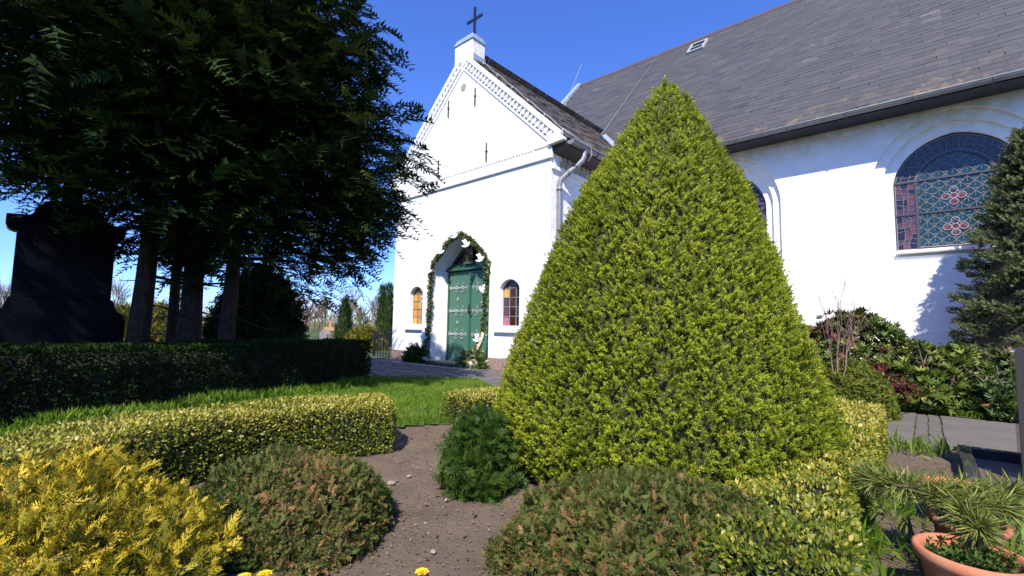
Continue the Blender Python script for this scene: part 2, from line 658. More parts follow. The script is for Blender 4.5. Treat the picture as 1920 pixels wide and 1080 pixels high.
def arch(cx, hw, z0, zs, za, rad, n=10):
    """opening outline, bottom left first, counter-clockwise seen from the front"""
    left = arc_pts((cx - hw, zs), (cx, za), rad, n)
    right = [(2 * cx - x, z) for x, z in reversed(left)]
    return [(cx - hw, z0), (cx + hw, z0)] + [right[-1 - i] for i in range(len(right))][:-1] + [left[-1 - i] for i in range(len(left))]


def seg_arch(cx, hw, z0, zs, za, n=8):
    rise = za - zs
    rad = (hw * hw + rise * rise) / (2 * rise)
    a = arc_pts((cx - hw, zs), (cx + hw, zs), rad, 2 * n)
    return [(cx - hw, z0), (cx + hw, z0)] + list(reversed(a))


def wall_face(mb, outer, holes, y):
    polys = [[Vector((x, z, 0)) for x, z in p] for p in [outer] + holes]
    flat = [p for q in [outer] + holes for p in q]
    fs = []
    for a, b_, c in tessellate_polygon(polys):
        ax, az_ = flat[a]; bx, bz = flat[b_]; cx, cz = flat[c]
        if (bx - ax) * (cz - az_) - (bz - az_) * (cx - ax) < 0: b_, c = c, b_
        fs.append((a, b_, c))
    mb.add([(x, y, z) for x, z in flat], fs)


def reveal(mb, p, q, y0, y1):
    n = len(p)
    mb.add([(x, y0, z) for x, z in p] + [(x, y1, z) for x, z in q],
           [(i, (i + 1) % n, (i + 1) % n + n, i + n) for i in range(n)])


# ---- porch walls
PW, CEN = 5.42, 2.70
door_out = arch(CEN, 1.02, 0.0, 2.36, 3.19, 1.92, 10)
door_in = arch(CEN, .84, 0.0, 2.30, 2.98, 1.75, 10)
winL = seg_arch(1.03, .275, .95, 1.76, 1.94)
winR = seg_arch(4.33, .285, .95, 1.77, 1.955)
mb = MB()
wall_face(mb, [(0, 0), (PW, 0), (PW, 4.38), (0, 4.38)], [door_out, winL, winR], 0)
reveal(mb, door_out, door_in, 0, .47)
for w_ in (winL, winR): reveal(mb, w_, w_, 0, .16)
# side walls and jetty underside
mb.add([(PW, 0, 0), (PW, 5.2, 0), (PW, 5.2, 4.9), (PW, 0, 4.9)], [(0, 1, 2, 3)])
mb.add([(0, 0, 0), (0, 5.2, 0), (0, 5.2, 4.9), (0, 0, 4.9)], [(3, 2, 1, 0)])
mb.build('porch_wall', M_white, church)
# upper band, recess strip and gable field
mb = MB()
mb.box(-.04, PW + .04, -.05, .02, 4.38, 4.60)
mb.build('cornice_band', M_white, church, .012)
mb = MB()
mb.prism([(0, 4.602), (PW, 4.602), (PW, 4.66), (CEN + .02, 7.40), (0, 4.66)], .01, .3)     # recessed field behind the dentils
mb.prism([(0, 4.668), (PW, 4.668), (PW, 4.70), (CEN + .02, 7.36), (0, 4.70)], -.04, .008)  # gable face
mb.build('gable', M_white, church)
dent = MB()
for i in range(56):
    u = .35 + i * .083
    dent.prism([(u, 4.664), (u + .04, 4.602), (u + .08, 4.664)], -.045, .006)
tag(dent.build('dentil_row', M_white, church), kind='stuff')
# side cornice band + bare brick pattern under the eaves
mb = MB(); mb.box(PW, PW + .05, .0, 4.9, 4.16, 4.24); mb.build('side_band', M_white, church, .01)
side_d = MB()
for r_ in range(2):
    for i in range(26):
        b0 = .28 + i * .18 + r_ * .09
        side_d.box(PW - .01, PW + .035, b0, b0 + .11, 4.28 + r_ * .12, 4.38 + r_ * .12)
tag(side_d.build('side_dentils', M_brownbrick, church, .01), kind='stuff')

# raking frieze: two mouldings, teeth between them
RAKE = [((CEN + .02, 7.24), (5.44, 4.66), 1), ((CEN + .02, 7.24), (-.04, 4.66), -1)]
tooth = MB().prism([(-.055, 0), (.055, 0), (.03, .10), (0, .135), (-.03, .10)], -.085, .01).mesh('frieze_tooth', .006)
tooth.materials.append(M_white)
for (a, b_, sg) in RAKE:
    a, b_ = Vector(a), Vector(b_)
    d = (b_ - a); L = d.length; d.normalize()
    n = Vector((-d.y, d.x)) * (1 if sg > 0 else -1)
    def strip(o0, o1, y0, y1, L0=0, L1=L):
        p = [a + d * L0 + n * o0, a + d * L1 + n * o0, a + d * L1 + n * o1, a + d * L0 + n * o1]
        if sg < 0: p = p[::-1]
        return [(v.x, v.y) for v in p], y0, y1
    mb = MB()
    mb.prism(*strip(0, .08, -.065, 0))
    mb.prism(*strip(.2295, .33, -.105, .0, -.1, L + .10))
    mb.build('raking_moulding', M_white, church, .008)
    mb = MB()
    mb.prism(*strip(.0805, .229, -.05, 0))
    mb.build('frieze_back', M_white, church)
    k = int(L / .142)
    for i in range(k):
        p = a + d * (.06 + i * .142) + n * .091
        ang = math.atan2(d.y, d.x)
        o = link('frieze_tooth', tooth, None, church, (p.x, -.012, p.y))
        o.rotation_euler = (0, -ang if sg > 0 else math.pi - ang, 0)
# kneeler end of the right raking frieze
mb = MB(); mb.prism([(5.40, 4.63), (5.80, 4.655), (5.80, 4.70), (5.62, 4.86), (5.40, 4.80)], -.115, .0)
mb.build('kneeler', M_white, church, .008)

# oculus niche as a flat disc, its shade put into the colour
mb = MB()
mb.prism([(2.72 + .10 * math.cos(t), 6.80 + .10 * math.sin(t)) for t in np.linspace(0, 2 * math.pi, 17)[:-1]], -.046, -.03)
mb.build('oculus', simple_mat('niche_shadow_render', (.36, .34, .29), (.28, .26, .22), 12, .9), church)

# wall anchors
anc = MB()
anc.tube([(0, -.02, -.22), (0, -.02, .22)], .018, 6)
for s_ in (-1, 1):
    anc.tube([(0, -.02, s_ * .20)] + [(.055 * math.sin(t) , -.02, s_ * (.255 - .055 * math.cos(t))) for t in np.linspace(0, 2.6, 6)], .014, 6)
    anc.tube([(0, -.02, s_ * .20)] + [(-.055 * math.sin(t), -.02, s_ * (.255 - .055 * math.cos(t))) for t in np.linspace(0, 2.6, 6)], .014, 6)
anc.tube([(-.03, -.02, .02), (.03, -.02, .02)], .02, 6)
anc_me = anc.mesh('wall_anchor'); anc_me.materials.append(M_iron)
for (u, z) in ((2.184, 6.407), (3.161, 6.41), (1.854, 4.92), (3.585, 4.94)):
    link('wall_anchor', anc_me, None, church, (u, -.04, z))

# plinth stones
for (u0, u1) in ((0, 1.66), (3.74, 5.42)):
    u = u0
    while u < u1 - .02:
        wd = min(random.uniform(.30, .62), u1 - u)
        if u1 - u - wd < .18: wd = u1 - u
        MB().box(u + .006, u + wd - .006, -.045 - random.uniform(0, .012), .02, -.05, .245 + random.uniform(0, .012)).build('plinth_stone', M_granite, church, .012)
        u += wd
b = 0.02
while b < 4.9:
    wd = random.uniform(.35, .7)
    MB().box(PW - .02, PW + .045, b + .006, b + wd - .006, -.05, .25).build('plinth_stone', M_granite, church, .012)
    b += wd

# ---- porch windows
def porch_window(outline, cx, hw, z0, zs, za, glass, label):
    win = empty('porch_window', (0, 0, 0), 0, church)
    win['label'] = label
    ys = .13
    # glazing bars
    fr = MB()
    inner = [(cx + (x - cx) * .95, z0 + (z - z0) * .985 + .006) for x, z in outline]
    n = len(outline)
    reveal(fr, outline, inner, ys - .012, ys - .02)
    reveal(fr, inner, inner, ys - .02, ys + .01)
    for k in (1, 2):
        u = cx - hw + 2 * hw * k / 3
        fr.box(u - .009, u + .009, ys - .018, ys + .005, z0, za - (.02 if k else 0))
    for k in range(1, 5):
        z = z0 + (zs - z0) * k / 4.0
        fr.box(cx - hw, cx + hw, ys - .014, ys + .004, z - .008, z + .008)
    fr.build('glazing_bars', M_winframe if False else simple_mat('glazing_bar_grey', (.22, .22, .23), (.16, .16, .17), 20, .6), win)
    for i in range(3):
        for k in range(5):
            u0 = cx - hw + 2 * hw * i / 3; u1 = u0 + 2 * hw / 3
            za0 = z0 + (zs - z0) * k / 4; za1 = za0 + (zs - z0) / 4
            if k == 4:
                rise = za - zs; rad = (hw * hw + rise * rise) / (2 * rise)
                top = lambda u: zs + math.sqrt(max(rad * rad - (u - cx) ** 2, 0)) - (rad - rise)
                poly = [(u0, za0), (u1, za0)] + [(u1 + (u0 - u1) * t, top(u1 + (u0 - u1) * t) + .004) for t in (0, .25, .5, .75, 1)]
            else:
                poly = [(u0, za0), (u1, za0), (u1, za1), (u0, za1)]
            MB().prism(poly, ys, ys + .006).build('pane', glass(i, k), win)
    return win

porch_window(winL, 1.03, .275, .95, 1.76, 1.94, lambda i, k: (G_yellow, G_amber, G_amber)[(i + k) % 3] if k < 4 else G_amber, 'amber glazed porch window')
def gR(i, k):
    if i == 0: return (G_pink, G_purple, G_purple, G_yellow, G_purple)[k]
    if i == 1: return (G_brown, G_brown, G_brown, G_brown, G_purple)[k]
    return (G_dark, G_purple, G_dark, G_dark, G_purple)[k]
porch_window(winR, 4.33, .285, .95, 1.77, 1.955, gR, 'purple and yellow glazed porch window')
for (u0, u1) in ((.62, 1.34), (3.93, 4.69)):
    MB().box(u0, u1, -.075, .02, .80, .875).build('window_sill', M_white, church, .015)

# ---- door
DB = .41
door = empty('door', (0, 0, 0), 0, church)
door['label'] = 'green plank double door with grey scrolled hinges'
zb, zt = .055, 2.29
fr = MB()
fr.box(1.84, 1.885, DB - .03, DB + .06, zb, zt + .02); fr.box(3.515, 3.56, DB - .03, DB + .06, zb, zt + .02)
fr.build('door_frame', M_doorframe, door, .006)
for leaf, (u0, u1) in enumerate(((1.887, 2.655), (2.695, 3.513))):
    k = 6
    for i in range(k):
        a = u0 + (u1 - u0) * i / k; c = u0 + (u1 - u0) * (i + 1) / k
        MB().box(a + .003, c - .003, DB - random.uniform(0, .003), DB + .05, zb + .01, zt).build('plank', M_door, door, .005)
    MB().box(u0, u1, DB - .022, DB - .004, zb, zb + .22).build('kick_board', M_door, door, .006)
    MB().box(u0, u1, DB - .02, DB - .004, zt - .07, zt).build('top_rail', M_door, door, .005)
MB().box(2.65, 2.70, DB - .035, DB + .04, zb, zt).build('astragal', M_doorframe, door, .006)
MB().box(1.80, 3.60, DB - .09, DB + .06, zt + .02, zt + .10).box(1.80, 3.60, DB - .06, DB + .06, zt + .1005, zt + .15).build('transom', M_doorframe, door, .008)
# tympanum
ty = arch(CEN, .83, zt + .15, zt + .16, 2.97, 1.75, 8)
tin = arch(CEN, .70, zt + .20, zt + .21, 2.83, 1.55, 8)
mb = MB()
wall_face(mb, ty, [tin], DB - .02); reveal(mb, tin, tin, DB - .02, DB + .05)
mb.build('tympanum_frame', M_doorframe, door)
mb = MB(); wall_face(mb, tin, [], DB + .03); mb.build('tympanum_glass', G_dark, door)
for u in (2.40, 3.0):
    MB().box(u - .02, u + .02, DB - .01, DB + .028, zt + .18, 2.75).build('tympanum_bar', M_doorframe, door)
# scroll hinges
def curl(mb, x, z, sx, sz, r=.055, rad=.0085):
    pts = []
    for t in np.linspace(0, 5.0, 14):
        q = r * (1 - .13 * t)
        pts.append((x + sx * (q * math.sin(t)), -.012, z + sz * (.02 + r * .95 - q * math.cos(t))))
    mb.tube(pts, rad, 6)
hg = MB()
hg.prism([(0, -.05), (.03, -.03), (.62, -.014), (.62, .014), (.03, .03), (0, .05)], -.012, 0)
for x in (.30, .52):
    for sz in (-1, 1): curl(hg, x, 0, -1, sz, .062)
    for sz in (-1, 1): hg.obox((x, -.008, sz * .02), (1, 0, 0), (0, 1, 0), (0, 0, 1), .02, .008, .025)
for (x, z) in ((.66, 0), (.635, .032), (.635, -.032)):
    hg.tube([(x, -.014, z), (x, 0, z)], .019, 10)
hg_me = hg.mesh('strap_hinge'); hg_me.materials.append(M_greypaint)
hm_ = MB()
hm_.prism([(0, -.014), (.59, -.03), (.62, -.05), (.62, .05), (.59, .03), (0, .014)], -.012, 0)
for x in (.10, .32):
    for sz in (-1, 1): curl(hm_, x, 0, 1, sz, .062)
    for sz in (-1, 1): hm_.obox((x, -.008, sz * .02), (1, 0, 0), (0, 1, 0), (0, 0, 1), .02, .008, .025)
for (x, z) in ((-.04, 0), (-.015, .032), (-.015, -.032)):
    hm_.tube([(x, -.014, z), (x, 0, z)], .019, 10)
hm_me = hm_.mesh('strap_hinge'); hm_me.materials.append(M_greypaint)
ros = MB()
for k in range(8):
    t = k * math.pi / 4
    ros.tube([(.03 * math.cos(t), -.012, .03 * math.sin(t)), (.03 * math.cos(t), 0, .03 * math.sin(t))], .018, 8)
ros.tube([(0, -.018, 0), (0, 0, 0)], .02, 10)
ros_me = ros.mesh('rosette'); ros_me.materials.append(M_greypaint)
for z in (.72, 1.30, 1.88):
    link('strap_hinge', hg_me, None, door, (1.90, DB - .004, z))
    link('strap_hinge', hm_me, None, door, (2.80, DB - .004, z))
for z in (1.01, 1.59):
    link('rosette', ros_me, None, door, (2.22, DB - .004, z))
    link('rosette', ros_me, None, door, (3.13, DB - .004, z))
mb = MB()
mb.tube([(2.67, DB - .03, 1.36), (2.67, DB - .09, 1.36), (2.70, DB - .10, 1.33), (2.80, DB - .10, 1.27)], .014, 8)
mb.box(2.64, 2.70, DB - .045, DB - .036, 1.24, 1.46)
mb.build('door_handle', M_iron, door, 0)
MB().box(1.70, 3.70, -.02, .44, -.02, .05).build('threshold', simple_mat('sandstone_step', (.50, .36, .22), (.40, .29, .18), 14, .85), church, .012)

# ---- pedestal with cap and cross on the gable
ped = empty('gable_pedestal', (0, 0, 0), 0, church)
mb = MB(); mb.prism([(2.345, 7.25), (2.72, 7.42), (2.995, 7.25), (2.995, 7.99), (2.345, 7.99)], -.03, .40); mb.build('pedestal_block', M_dirtywhite, ped, .01)
mb = MB()
x0, x1, y0, y1, z0, z1 = 2.315, 3.025, -.06, .43, 7.985, 8.12
mb.add([(x0, y0, z0), (x1, y0, z0), (x1, y1, z0), (x0, y1, z0), (x0 + .10, y0 + .03, z1), (x1 - .03, y0 + .03, z1), (x1 - .03, y1 - .12, z1), (x0 + .10, y1 - .12, z1)],
       [(3, 2, 1, 0), (4, 5, 6, 7), (0, 1, 5, 4), (1, 2, 6, 5), (2, 3, 7, 6), (3, 0, 4, 7)])
mb.build('zinc_cap', M_lead, ped, .006)
mb = MB(); mb.box(2.9955, 3.012, .0, .405, 7.36, 7.60); mb.build('flashing', M_lead, ped)
cr = empty('gable_cross', (2.86, .15, 0), 0, church)
MB().box(-.032, .032, -.02, .02, 8.10, 8.93).build('upright', M_black, cr, .004)
MB().box(-.275, .275, -.024, .016, 8.585, 8.645).build('crossbar', M_black, cr, .004)

# ---- roofs
NB0, NZ0, NS = 4.36, 5.545, 1.1            # nave eave line and slope
def nave_z(b): return NZ0 + NS * (b - NB0)
RIDGE_B = 10.80
roof = empty('nave_roof', (0, 0, 0), 0, church)
mb = MB()
sl = math.hypot(1, NS)
nx = (0, -NS / sl, 1 / sl)                # outward normal in (u,b,z)
def nav(u, s, o=0.0):                      # point on slope: s metres up from the eave, o above it
    return (u, NB0 + s / sl + nx[1] * o, NZ0 + NS * s / sl + nx[2] * o)
SLEN = (RIDGE_B - NB0) * sl
U0, U1 = -1.0, 19.0
far = 2 * RIDGE_B - NB0
mb.add([nav(U0, 0, -.03), nav(U1, 0, -.03), nav(U1, SLEN, -.03), nav(U0, SLEN, -.03), (U0, far, NZ0), (U1, far, NZ0)],
       [(0, 1, 2, 3), (3, 2, 5, 4)])
mb.build('roof_deck', simple_mat('roof_underlay', (.03, .03, .032), (.04, .035, .03), 8, .9), roof)
sv = np.array([[-.5, 0, 0], [.5, 0, 0], [.5, 1, 0], [-.5, 1, 0], [-.5, 0, 1], [.5, 0, 1], [.5, 1, .35], [-.5, 1, .35]], float)
sf = np.array([[4, 5, 6, 7], [0, 1, 5, 4], [1, 2, 6, 5], [3, 0, 4, 7]])
slate_t = (sv, sf, np.zeros(8))
EXP, SW = .205, .37
pos, rots, scs, axes = [], [], [], None
basis = np.array([[1, 0, 0], [0, 1 / sl, NS / sl], list(nx)]).T
rows = int(SLEN / EXP)
for r_ in range(rows):
    off = (r_ % 2) * SW * .5
    n_ = int((15.0 - U0) / SW)
    for i in range(n_):
        u = U0 + off + (i + .5) * SW
        if u > 15: continue
        s = r_ * EXP - .04
        p = nav(u, s, .004)
        if -.4 < u < 5.8 and p[2] < 7.745 - .98 * abs(u - 2.72) - .05: continue    # under the porch roof
        pos.append(p)
pos = np.array(pos)
n_ = len(pos)
tilt = rng.normal(size=n_) * .006; rol = rng.normal(size=n_) * .008
rots = np.repeat(basis[None], n_, 0)
c_, s_ = np.cos(rol), np.sin(rol)
rz_ = np.zeros((n_, 3, 3)); rz_[:, 0, 0] = c_; rz_[:, 0, 1] = -s_; rz_[:, 1, 0] = s_; rz_[:, 1, 1] = c_; rz_[:, 2, 2] = 1
ct, st = np.cos(tilt), np.sin(tilt)
rx_ = np.zeros((n_, 3, 3)); rx_[:, 0, 0] = 1; rx_[:, 1, 1] = ct; rx_[:, 1, 2] = -st; rx_[:, 2, 1] = st; rx_[:, 2, 2] = ct
rots = rots @ rz_ @ rx_
scs = np.stack([np.full(n_, SW - .002) + rng.normal(size=n_) * .002, np.full(n_, EXP * 1.55), rng.uniform(.008, .014, n_)], 1)
# the slates that show largest are objects of their own
def in_view(P):
    v = Vector(P) - Vector((0, 0, EYE))
    z = v.dot(_f)
    if z < .1: return None
    return (960 + 862.86 * v.dot(_rt) / z, 540 - 862.86 * v.dot(_up) / z, z)
cand = []
for i in range(n_):
    q = in_view(W(*pos[i]))
    if q and 0 < q[0] < 1920 and 0 < q[1] < 1080 and not (q[0] < 1390 and q[1] > 150 and abs(q[0] - 1255) < (q[1] - 140) * .6):
        cand.append((q[2], i))
cand.sort()
solo = [i for _, i in cand[:300]]
solo_s = set(solo)
slate_me = []
for k in range(5):
    me = bpy.data.meshes.new('slate')
    jit = np.random.default_rng(k).normal(size=(8, 3)) * [.006, .012, .0]
    jit[4:] = jit[:4]
    me.from_pydata([tuple(p) for p in sv + jit], [], [tuple(f) for f in sf])
    me.materials.append(M_slate)
    slate_me.append(me)
for i in solo:
    o = link('slate', slate_me[i % 5], None, roof)
    o.matrix_local = Matrix.Translation(pos[i]) @ Matrix(rots[i].tolist()).to_4x4() @ Matrix.Diagonal((*scs[i], 1))
rest = np.array([i for i in range(n_) if i not in solo_s])
tag(link('slates', np_mesh('slates', [scatter(slate_t, pos[rest], rots[rest], scs[rest])], False), M_slate, roof), kind='stuff')
mb = MB()
u = U0
while u < 17:
    mb.add([(u, RIDGE_B - .14, nave_z(RIDGE_B - .14) + .035), (u + .46, RIDGE_B - .14, nave_z(RIDGE_B - .14) + .035), (u + .46, RIDGE_B, nave_z(RIDGE_B) + .06), (u, RIDGE_B, nave_z(RIDGE_B) + .075), (u + .46, RIDGE_B + .14, nave_z(RIDGE_B - .14) + .03), (u, RIDGE_B + .14, nave_z(RIDGE_B - .14) + .03)],
           [(0, 1, 2, 3), (3, 2, 4, 5)])
    u += .45
mb.build('ridge_tiles', M_tile, roof)
# lead coping on the left end
mb = MB()
c0, c1 = Vector(nav(U0 - .02, 0)), Vector(nav(U0 - .02, SLEN))
ay = (c1 - c0).normalized(); az = Vector(nx)
mb.obox((c0 + c1) / 2 + az * .06 - Vector((.06, 0, 0)), (1, 0, 0), ay, az, .13, SLEN / 2 + .05, .07)
mb.build('gable_coping', M_lead, roof, .01)
# roof window
sky_l = empty('roof_window', (0, 0, 0), 0, roof)
mb = MB()
def navbox(mb, u0, u1, s0, s1, o0, o1):
    p = [nav(u0, s0, o0), nav(u1, s0, o0), nav(u1, s1, o0), nav(u0, s1, o0), nav(u0, s0, o1), nav(u1, s0, o1), nav(u1, s1, o1), nav(u0, s1, o1)]
    mb.add(p, [(3, 2, 1, 0), (4, 5, 6, 7), (0, 1, 5, 4), (1, 2, 6, 5), (2, 3, 7, 6), (3, 0, 4, 7)])
s0, s1, u0, u1 = 8.07, 8.93, 4.55, 5.18
navbox(mb, u0, u1, s0, s0 + .08, .01, .10); navbox(mb, u0, u1, s1 - .08, s1, .01, .10)
navbox(mb, u0, u0 + .07, s0 + .0805, s1 - .0805, .01, .10); navbox(mb, u1 - .07, u1, s0 + .0805, s1 - .0805, .01, .10)
navbox(mb, u0 + .0705, u1 - .0705, s0 + .40, s0 + .45, .02, .09)
f1 = mb.build('roof_window_frame', simple_mat('grey_frame', (.40, .42, .42), (.33, .34, .35), 12, .5), roof)
f1.name = 'roof_window_frame'; f1.parent = roof
bpy.data.objects.remove(sky_l)
mb = MB(); navbox(mb, u0 + .07, u1 - .07, s0 + .08, s1 - .08, .02, .05); mb.build('roof_window_pane', G_dark, roof)
# patched dark slate and a few slipped ones are covered by the slate tint; lightning conductor cables
M_cable = simple_mat('conductor_cable', (.38, .38, .38), (.28, .28, .28), 20, .5, .4)
mb = MB()
mb.tube([nav(2.95, 2.5, .06), nav(2.98, 4.5, .07), nav(3.0, 6.5, .06), nav(3.02, SLEN - .1, .06)], .008, 6)
mb.build('conductor_cable', M_cable, roof)
mb = MB(); mb.tube([(-.95, RIDGE_B - 2.5, nave_z(RIDGE_B - 2.5) - 1.0), (-.62, RIDGE_B - .5, nave_z(RIDGE_B) + .75)], .014, 6)
mb.build('lightning_rod', M_cable, roof)

# nave gutter
def gutter(name, p0, p1, rad, out, mat, parent):
    """half-round trough from p0 to p1 hanging below its rim line; out = outward horizontal"""
    p0, p1, out = Vector(p0), Vector(p1), Vector(out)
    mb = MB()
    n = 12
    prof = [(math.cos(math.pi + math.pi * k / n), math.sin(math.pi + math.pi * k / n)) for k in range(n + 1)]
    for rr, flip in ((rad, 0), (rad - .008, 1)):
        vs_ = [p + out * (x * rr) + Vector((0, 0, z * rr)) for p in (p0, p1) for x, z in prof]
        fs = [(i, i + 1, n + 2 + i, n + 1 + i) for i in range(n)]
        mb.add(vs_, fs, True)
    for p in (p0, p1):
        vs_ = [p + out * (x * rad) + Vector((0, 0, z * rad)) for x, z in prof]
        mb.add(vs_, [tuple(range(n + 1))])
    # rolled front bead
    mb.tube([p0 + out * rad, p1 + out * rad], .012, 8)
    return mb.build(name, mat, parent)

gut = gutter('nave_gutter', (U0, NB0 - .08, NZ0 - .02), (17, NB0 - .08, NZ0 - .02), .075, (0, -1, 0), M_zinc, church)
br_me = MB().tube([(0, -.088 * math.cos(t), -.088 * math.sin(t)) for t in np.linspace(-.2, math.pi, 9)], .010, 6).mesh('gutter_bracket')
br_me.materials.append(simple_mat('rusty_bracket', (.20, .12, .09), (.12, .09, .08), 20, .7))
for k in range(15):
    link('gutter_bracket', br_me, None, gut, (.2 + k * 1.08, NB0 - .08, NZ0 - .02))
mb = MB(); mb.prism([(0, 0), (0.01, 0), (.01, .01)], 0, .001)
mb = MB(); mb.box(5.6, 17, NB0 + .02, 5.3, NZ0 - .09, NZ0 - .055); mb.build('nave_soffit', M_black, church)

# porch roof
proof = empty('porch_roof', (0, 0, 0), 0, church)
RU, RZ, PS = 2.72, 7.745, .98
psl = math.hypot(1, PS)
def por(sg, d, b, o=0.0):                 # d metres down from the ridge along the slope
    return (RU + sg * (d / psl + o * PS / psl), b, RZ - PS * d / psl + o / psl)
PLEN = 3.08 * psl
mb = MB()
for sg in (1, -1):
    mb.add([por(sg, 0, .0, -.03), por(sg, PLEN, .0, -.03), por(sg, PLEN, 7.2, -.03), por(sg, 0, 7.2, -.03),
            por(sg, .0, .0, -.09), por(sg, PLEN, .0, -.09), por(sg, PLEN, 7.2, -.09), por(sg, 0, 7.2, -.09)],
           [(0, 1, 2, 3), (7, 6, 5, 4), (0, 4, 5, 1), (1, 5, 6, 2)])
mb.build('roof_deck', M_soffit, proof)
PE, PWD = .20, .30
chunks = []
for sg in (1, -1):
    pos = []
    for r_ in range(int(PLEN / PE) + 1):
        for i in range(int(6.6 / PWD) + 1):
            bb = .0 + (i + .5 + (r_ % 2) * .5) * PWD
            p = por(sg, PLEN - r_ * PE + .03, bb, .0)
            if PLEN - r_ * PE < .1 or nave_z(bb) > p[2] + .05: continue
            pos.append(p)
    pos = np.array(pos)
    up_s = np.array([-sg / psl, 0, PS / psl]); nn_ = np.array([sg * PS / psl, 0, 1 / psl]); ax = np.array([0, 1, 0]) * sg
    bs = np.stack([ax, up_s, nn_], 1)
    n2 = len(pos)
    rot = np.repeat(bs[None], n2, 0)
    tl = rng.normal(size=n2) * .02
    rx_ = np.zeros((n2, 3, 3)); rx_[:, 0, 0] = 1; rx_[:, 1, 1] = np.cos(tl); rx_[:, 1, 2] = -np.sin(tl); rx_[:, 2, 1] = np.sin(tl); rx_[:, 2, 2] = np.cos(tl)
    sc = np.stack([np.full(n2, PWD - .01), np.full(n2, PE * 1.6), rng.uniform(.014, .032, n2)], 1)
    chunks.append(scatter(slate_t, pos, rot @ rx_, sc))
tag(link('slates', np_mesh('porch_slates', chunks, False), M_porchslate, proof), kind='stuff')
mb = MB()
b = .42
while b < 6.4:
    mb.add([(RU - .1, b, RZ - .07), (RU - .1, b + .33, RZ - .07), (RU, b + .33, RZ + .035), (RU, b, RZ + .045), (RU + .1, b + .33, RZ - .07), (RU + .1, b, RZ - .07)], [(0, 1, 2, 3), (3, 2, 4, 5)])
    b += .32
mb.build('ridge_tiles', simple_mat('mossy_ridge', (.12, .095, .06), (.08, .07, .05), 10, .9), proof)
# valley flashing
va, vb = Vector((3.0, nave_z(0) * 0 + (7.745 - .98 * .28 - NZ0) / NS + NB0, 7.745 - .98 * .28)), Vector((5.7, (7.745 - .98 * 2.98 - NZ0) / NS + NB0, 7.745 - .98 * 2.98))
mb = MB(); dv = (vb - va).normalized(); mb.obox((va + vb) / 2 + Vector((.06, -.03, .04)), dv, Vector((1, 0, 0)).cross(dv).normalized().cross(dv), Vector((.5, -.6, .8)).normalized(), (vb - va).length / 2, .07, .008)
mb.build('valley_flashing', M_lead, proof)
# soffit, gutter, downpipe
mb = MB()
mb.prism([(PW, 4.50), (5.80, 4.585), (5.80, 4.66), (PW, 4.66)], .001, 4.3)
mb.build('porch_soffit', M_soffit, church)
pg = gutter('porch_gutter', (5.88, .02, 4.655), (5.88, 4.2, 4.655), .085, (1, 0, 0), M_zinc, church)
br2 = MB().tube([(.095 * math.cos(t), 0, -.095 * math.sin(t)) for t in np.linspace(-.2, math.pi, 9)], .010, 6).mesh('gutter_bracket')
br2.materials.append(M_soffit)
for k in range(5): link('gutter_bracket', br2, None, pg, (5.88, .95 + k * .8, 4.655))
pipe = MB()
pp = [(5.88, .50, 4.58), (5.88, .50, 4.44), (5.86, .48, 4.36), (5.60, .27, 4.06), (5.52, .20, 3.96), (5.50, .18, 3.84), (5.50, .18, 2.0), (5.50, .18, .12)]
pipe.tube(pp, .058, 14)
for (a, c) in (((5.50, .18, 3.80), (5.50, .18, 3.72)), ((5.50, .18, 1.9), (5.50, .18, 1.84)), ((5.78, .413, 4.265), (5.75, .39, 4.23)), ((5.66, .32, 4.13), (5.63, .295, 4.095))):
    pipe.tube([a, c], .064, 14)
pipe.build('downpipe', M_zinc, church)
mb = MB()
mb.tube([(3.0, .10, 7.47)] + [por(1, d, .12, .05 + .02 * (k % 2)) for k, d in enumerate(np.linspace(.5, PLEN - .15, 12))] + [(5.9, .30, 4.73), (5.97, .62, 4.68), (5.99, .63, 4.5), (5.93, .58, 4.36)], .010, 6)
for d in np.linspace(.7, PLEN - .3, 6):
    p = por(1, d, .12, .06)
    mb.tube([p, por(1, d, .12, .0)], .02, 6)
mb.build('conductor_cable', M_cable, proof)

# ---- nave walls and windows
NW = 4.95
def orders(cx):
    o3 = arch(cx, 1.30, 2.42, 4.10, 5.40, 1.42, 12)
    o2 = arch(cx, 1.12, 2.50, 4.10, 5.20, 1.24, 12)
    o1 = arch(cx, .95, 2.64, 4.06, 4.965, 1.05, 12)
    return o3, o2, o1
mb = MB()
C1, C2 = 11.55, 7.235
holes = [orders(c)[0] for c in (C1, C2)]
holes += [orders(15.87)[0]]
wall_face(mb, [(U0, 0), (18, 0), (18, 6.1), (U0, 6.1)], holes, NW)
for c in (C1, C2, 15.87):
    o3, o2, o1 = orders(c)
    reveal(mb, o3, o3, NW, NW + .10)
    reveal(mb, o3, o2, NW + .10, NW + .1005)
    reveal(mb, o2, o2, NW + .1005, NW + .20)
    reveal(mb, o2, o1, NW + .20, NW + .2005)
    reveal(mb, o1, o1, NW + .2005, NW + .36)
mb.add([(U0, NW, 0), (U0, far - .5, 0), (U0, far - .5, 6.1), (U0, RIDGE_B, nave_z(RIDGE_B) - .1), (U0, NW, 6.1)], [(4, 3, 2, 1, 0)])
mb.build('nave_wall', M_white_nave, church)


